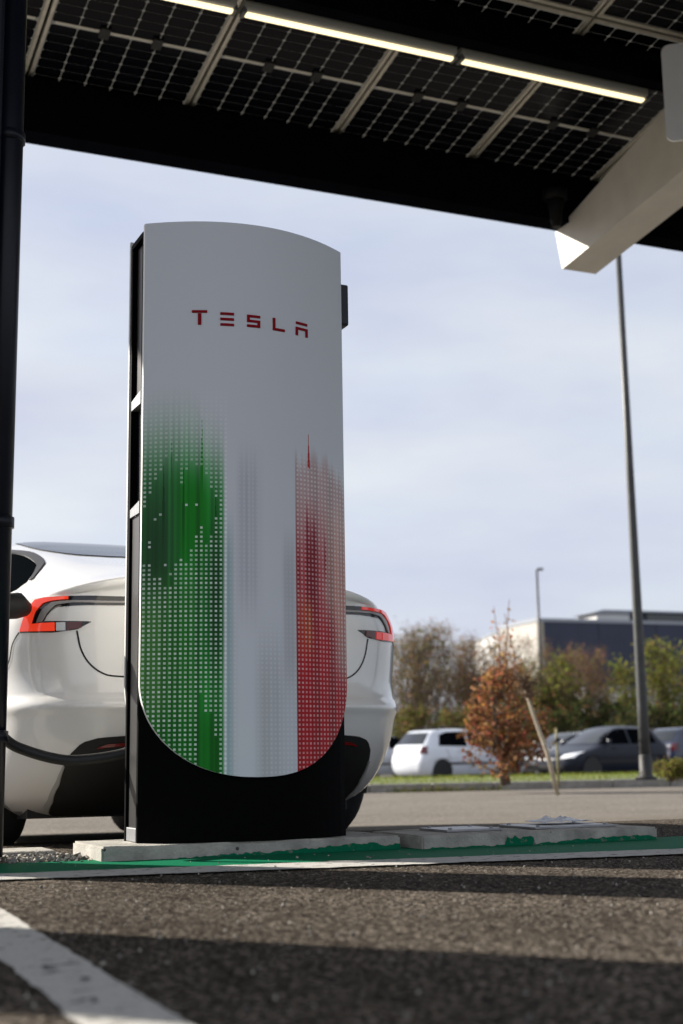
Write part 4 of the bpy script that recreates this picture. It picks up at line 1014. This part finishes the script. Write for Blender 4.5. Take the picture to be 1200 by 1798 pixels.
def make_tree(name, label, cat, loc, H, Wd, leaves, nleaf, lsize, twig=M_twig, ntwig=260, base=.12, rnd=None, group=None, trunks=1, shape='round', trunk_r=.09, up_=.6):
    rs = random.Random(rnd or (hash(label) & 0xff)+int(H*10)); st = random.getstate(); random.seed(rs.random())
    o = empty(name, loc); tag(o, label, cat, group)
    bt = MB(); bw = MB(); tips = []
    def env(h):          # crown half width at relative height
        if shape == 'round': return Wd/2*math.sqrt(max(.03, 1-((h-.55)/.52)**2))
        if shape == 'vase': return Wd/2*(.35+.65*min(1, h*1.6))*math.sqrt(max(.05, 1-max(0, (h-.7)/.33)**2))
        if shape == 'low': return Wd/2*math.sqrt(max(.02, 1-((h-.42)/.6)**2))
        return Wd/2
    for k in range(trunks):
        a = random.random()*6.28; rr = (.18*Wd*random.random() if trunks > 1 else 0); p = Vector((math.cos(a)*rr, math.sin(a)*rr, -.05)); pts = [p.copy()]; n = 6
        hh = H*(.72 if trunks == 1 else random.uniform(.6, .9))
        for i in range(n): p = p+Vector((random.gauss(0, .03)*H*.4+math.cos(a)*rr*.12, random.gauss(0, .03)*H*.4+math.sin(a)*rr*.12, hh/n)); pts.append(p.copy())
        bt.tube(pts, [trunk_r*(1-.8*i/n) for i in range(n+1)], 7); tips.append(pts)
    limbs = []
    for k in range(int(ntwig*.14)+5):
        pts0 = random.choice(tips); t = random.uniform(base, .98); i = min(int(t*6), 5); p = pts0[i]*(1-(t*6-i))+pts0[i+1]*(t*6-i)
        a = random.random()*6.28; h0 = p.z/H; ht = min(.97, h0+random.uniform(.08, .38)*up_*1.5); e = env(ht)*random.uniform(.45, .95)
        tgt = Vector((math.cos(a)*e, math.sin(a)*e, ht*H)); mid = (p+tgt)/2+Vector((random.gauss(0, .05), random.gauss(0, .05), -.04*H*random.random()))
        bt.tube([p, mid, tgt], [trunk_r*.32, trunk_r*.2, trunk_r*.07], 4, cap=False); limbs.append((p, mid, tgt))
    ends = []
    for k in range(ntwig):
        p, mid, tgt = random.choice(limbs); t = random.uniform(.25, 1); c = (p*(1-t)+mid*t) if random.random() < .3 else (mid*(1-t)+tgt*t)
        d = Vector((random.gauss(0, .5), random.gauss(0, .5), random.uniform(.1, 1.2)*up_)); ln = H*random.uniform(.05, .14)
        e1 = c+d.normalized()*ln; m1 = (c+e1)/2+Vector((random.gauss(0, .03), random.gauss(0, .03), 0))*H*.1
        r_ = max(.004, trunk_r*.06); bw.tube([c, m1, e1], [r_, r_*.8, r_*.4], 3, cap=False); ends.append((c, e1))
    bt.build('trunk', M_bark, o, fixn=False)
    if bw.v: bw.build('twigs', twig, o, 'stuff', fixn=False)
    bl = MB()
    for k in range(nleaf):
        c, e = random.choice(ends); p = c*(1-(t := random.random()))+e*t+Vector((random.gauss(0, 1), random.gauss(0, 1), random.gauss(0, 1)))*lsize*.9
        leafcard(bl, p, lsize*random.uniform(.6, 1.3), random.choices(range(len(leaves)), [w for _, w in leaves])[0])
    bl.build('crown', [m for m, _ in leaves], o, 'stuff', fixn=False)
    random.setstate(st); return o

# the small orange tree on the verge
x, y = V(884, 19.6)
ot = make_tree('orange_tree', 'small orange-brown beech tree on the verge beside the white hatchback', 'tree', (x, y, gz(2.6)), 1.58, 1.46, [(L_rust, 5), (L_or, 1.4), (L_tan, 2.2), (L_brown, 1.5)], 2900, .070, M_rtwig, 520, .05, 11, shape='low', trunk_r=.055, trunks=2)
b_ = MB(); bl = MB()
for k in range(10):
    a = random.random()*6.28; p = Vector((math.cos(a)*.1, math.sin(a)*.1, 1.1)); h_ = random.uniform(.5, 1.45); ex = random.uniform(.0, .30)
    q = Vector((math.cos(a)*ex, math.sin(a)*ex, 1.1+h_)); b_.tube([p, (p+q)/2+Vector((random.gauss(0, .04), random.gauss(0, .04), 0)), q], [.011, .008, .004], 4, cap=False)
    for j in range(9):
        t = random.random()**.6; leafcard(bl, p*(1-t)+q*t+Vector((random.gauss(0, .05), random.gauss(0, .05), random.gauss(0, .05))), random.uniform(.045, .08), 0 if random.random() < .65 else 1)
b_.build('leader_shoots', M_rtwig, ot, 'stuff', fixn=False); bl.build('upper_leaves', [L_or, L_tan], ot, 'stuff', fixn=False)
# leaning sapling
x, y = V(971, 16.9); z0 = ZK+.1
sp_ = empty('sapling', (x, y, z0)); tag(sp_, 'thin leaning sapling with pale stem and bare twigs by the kerb', 'tree')
d0 = Vector((-.37*rx.x, -.37*rx.y, 1.30))
b_ = MB(); b_.tube([Vector((0, 0, -.06)), d0*.35+rx*.02, d0*.7-rx*.0, d0], [.030, .026, .022, .019], 8); b_.build('trunk', M_palebark, sp_)
b_ = MB()
for k in range(110):
    a = random.random()*6.28; t = random.uniform(.82, 1.0); p = d0*t; ln = random.uniform(.12, .42)
    q = p+Vector((math.cos(a)*random.uniform(.2, .7), math.sin(a)*random.uniform(.2, .7), random.uniform(.25, 1)-.15))*ln
    b_.tube([p, (p+q)/2+Vector((0, 0, .03)), q], [.010, .007, .003], 4, cap=False)
b_.build('twigs', M_twig, sp_, 'stuff', fixn=False)
bl = MB()
for k in range(130): p = d0*random.uniform(.88, 1.1)+Vector((random.gauss(0, .13), random.gauss(0, .13), random.gauss(.05, .10))); leafcard(bl, p, random.uniform(.03, .05), 0)
bl.build('leaves', [L_brown], sp_, 'stuff', fixn=False)
x, y = V(1032, 20); 
st_ = empty('tree_stake', (*V(973, 20.5), gz(3))); tag(st_, 'short wooden stake standing behind the leaning sapling', 'stake')
b_ = MB(); b_.tube([(0, 0, -.1), (0, 0, .74)], .018, 8); b_.build('post', mat('stake_wood', (.26, .24, .13), .8, noise=(20, .3)), st_)
b_ = MB(); b_.bbox(-.04, .04, -.035, .035, .55, .60, .006); b_.build('tie', M_rubber, st_)

# trees and bushes behind the parked cars
hedge = 'bare autumn trees behind the parked cars'
for i, (px_, D, H, Wd, kind, lb) in enumerate((
    (705, 60, 5.9, 4.2, 0, 'bare brown tree with a few olive leaves, nearest the white electric car'),
    (748, 57, 6.1, 3.8, 0, 'bare brown twiggy tree above the roof of the white hatchback'),
    (795, 61, 5.8, 4.2, 0, 'bare brown tree just left of the orange tree'),
    (842, 58, 5.7, 3.6, 1, 'reddish-brown bare tree directly behind the orange tree'),
    (905, 62, 6.0, 4.4, 1, 'reddish bare tree in front of the white end wall'),
    (985, 60, 5.4, 3.2, 1, 'reddish bare tree right of the far lamp post'),
    (1035, 63, 5.5, 3.6, 1, 'tall reddish bare tree in front of the navy wall'),
    )):
    make_tree('bare_tree', lb, 'tree', (*V(px_, D), FAR_Z), H, Wd, [(L_brown, 5), (L_tan, 1.5), (L_olive, 3 if kind == 0 else 1), (L_yel, 1)], 3600 if kind == 0 else 2400, .10, M_twig if kind == 0 else M_rtwig, 1300, .06, 100+i, hedge, trunks=4, shape='vase', trunk_r=.06, up_=1.0)
for i, (px_, D, H, Wd, lv, lb) in enumerate((
    (655, 55, 3.2, 3.2, 1, 'olive bush seen at the edge of the white electric car'),
    (725, 53, 2.5, 3.0, 1, 'low olive bush behind the white hatchback roof'),
    (790, 54, 2.4, 3.2, 1, 'low olive bush left of the orange tree'),
    (850, 55, 2.9, 3.2, 2, 'green bush behind the orange tree'),
    (930, 55, 4.2, 3.0, 2, 'yellow-green bush left of the far lamp post'),
    (975, 54, 4.5, 2.8, 2, 'tall yellow-green bush above the leaning sapling'),
    (1022, 53, 3.0, 2.6, 3, 'dark green bush behind the roof of the dark hatchback'),
    (1072, 53, 2.7, 2.6, 3, 'dark green bush in front of the white shed'),
    (1100, 55, 4.3, 2.6, 2, 'green bush just left of the tall lamp post'),
    (1150, 53, 5.0, 3.0, 2, 'tall yellow-green bush right of the tall lamp post'),
    (1195, 54, 4.9, 3.2, 2, 'yellow-green bush at the right edge of the photo'),
    (1120, 50, 2.4, 3.2, 3, 'low dark bush behind the tall lamp post'),
    (1185, 50, 2.3, 3.2, 3, 'low dark bush behind the navy hatchback'),
    (965, 50, 2.2, 2.8, 3, 'low dark bush behind the grey car'),
    )):
    lv_ = {1: [(L_olive, 4), (L_brown, 3), (L_green, 1)], 2: [(L_yel, 4), (L_green, 3), (L_olive, 3), (L_brown, 1.5)], 3: [(L_dark, 5), (L_green, 2), (L_brown, 1)]}[lv]
    make_tree('bush', lb, 'bush', (*V(px_, D), FAR_Z), H, Wd, lv_, 2600, .13, M_twig, 420, .03, 200+i, 'bushes behind the parked cars', trunks=5, shape='low', trunk_r=.04, up_=.9)
# clipped shrub on the verge at the right
x, y = V(1172, 20.2)
make_tree('clipped_shrub', 'low rounded ochre-green shrub on the verge right of the lamp post', 'shrub', (x, y, gz(3)), .30, .62, [(L_olive, 5), (L_yel, 2), (L_brown, 2)], 2600, .035, M_twig, 300, .02, 300, trunks=5, shape='low', trunk_r=.012)
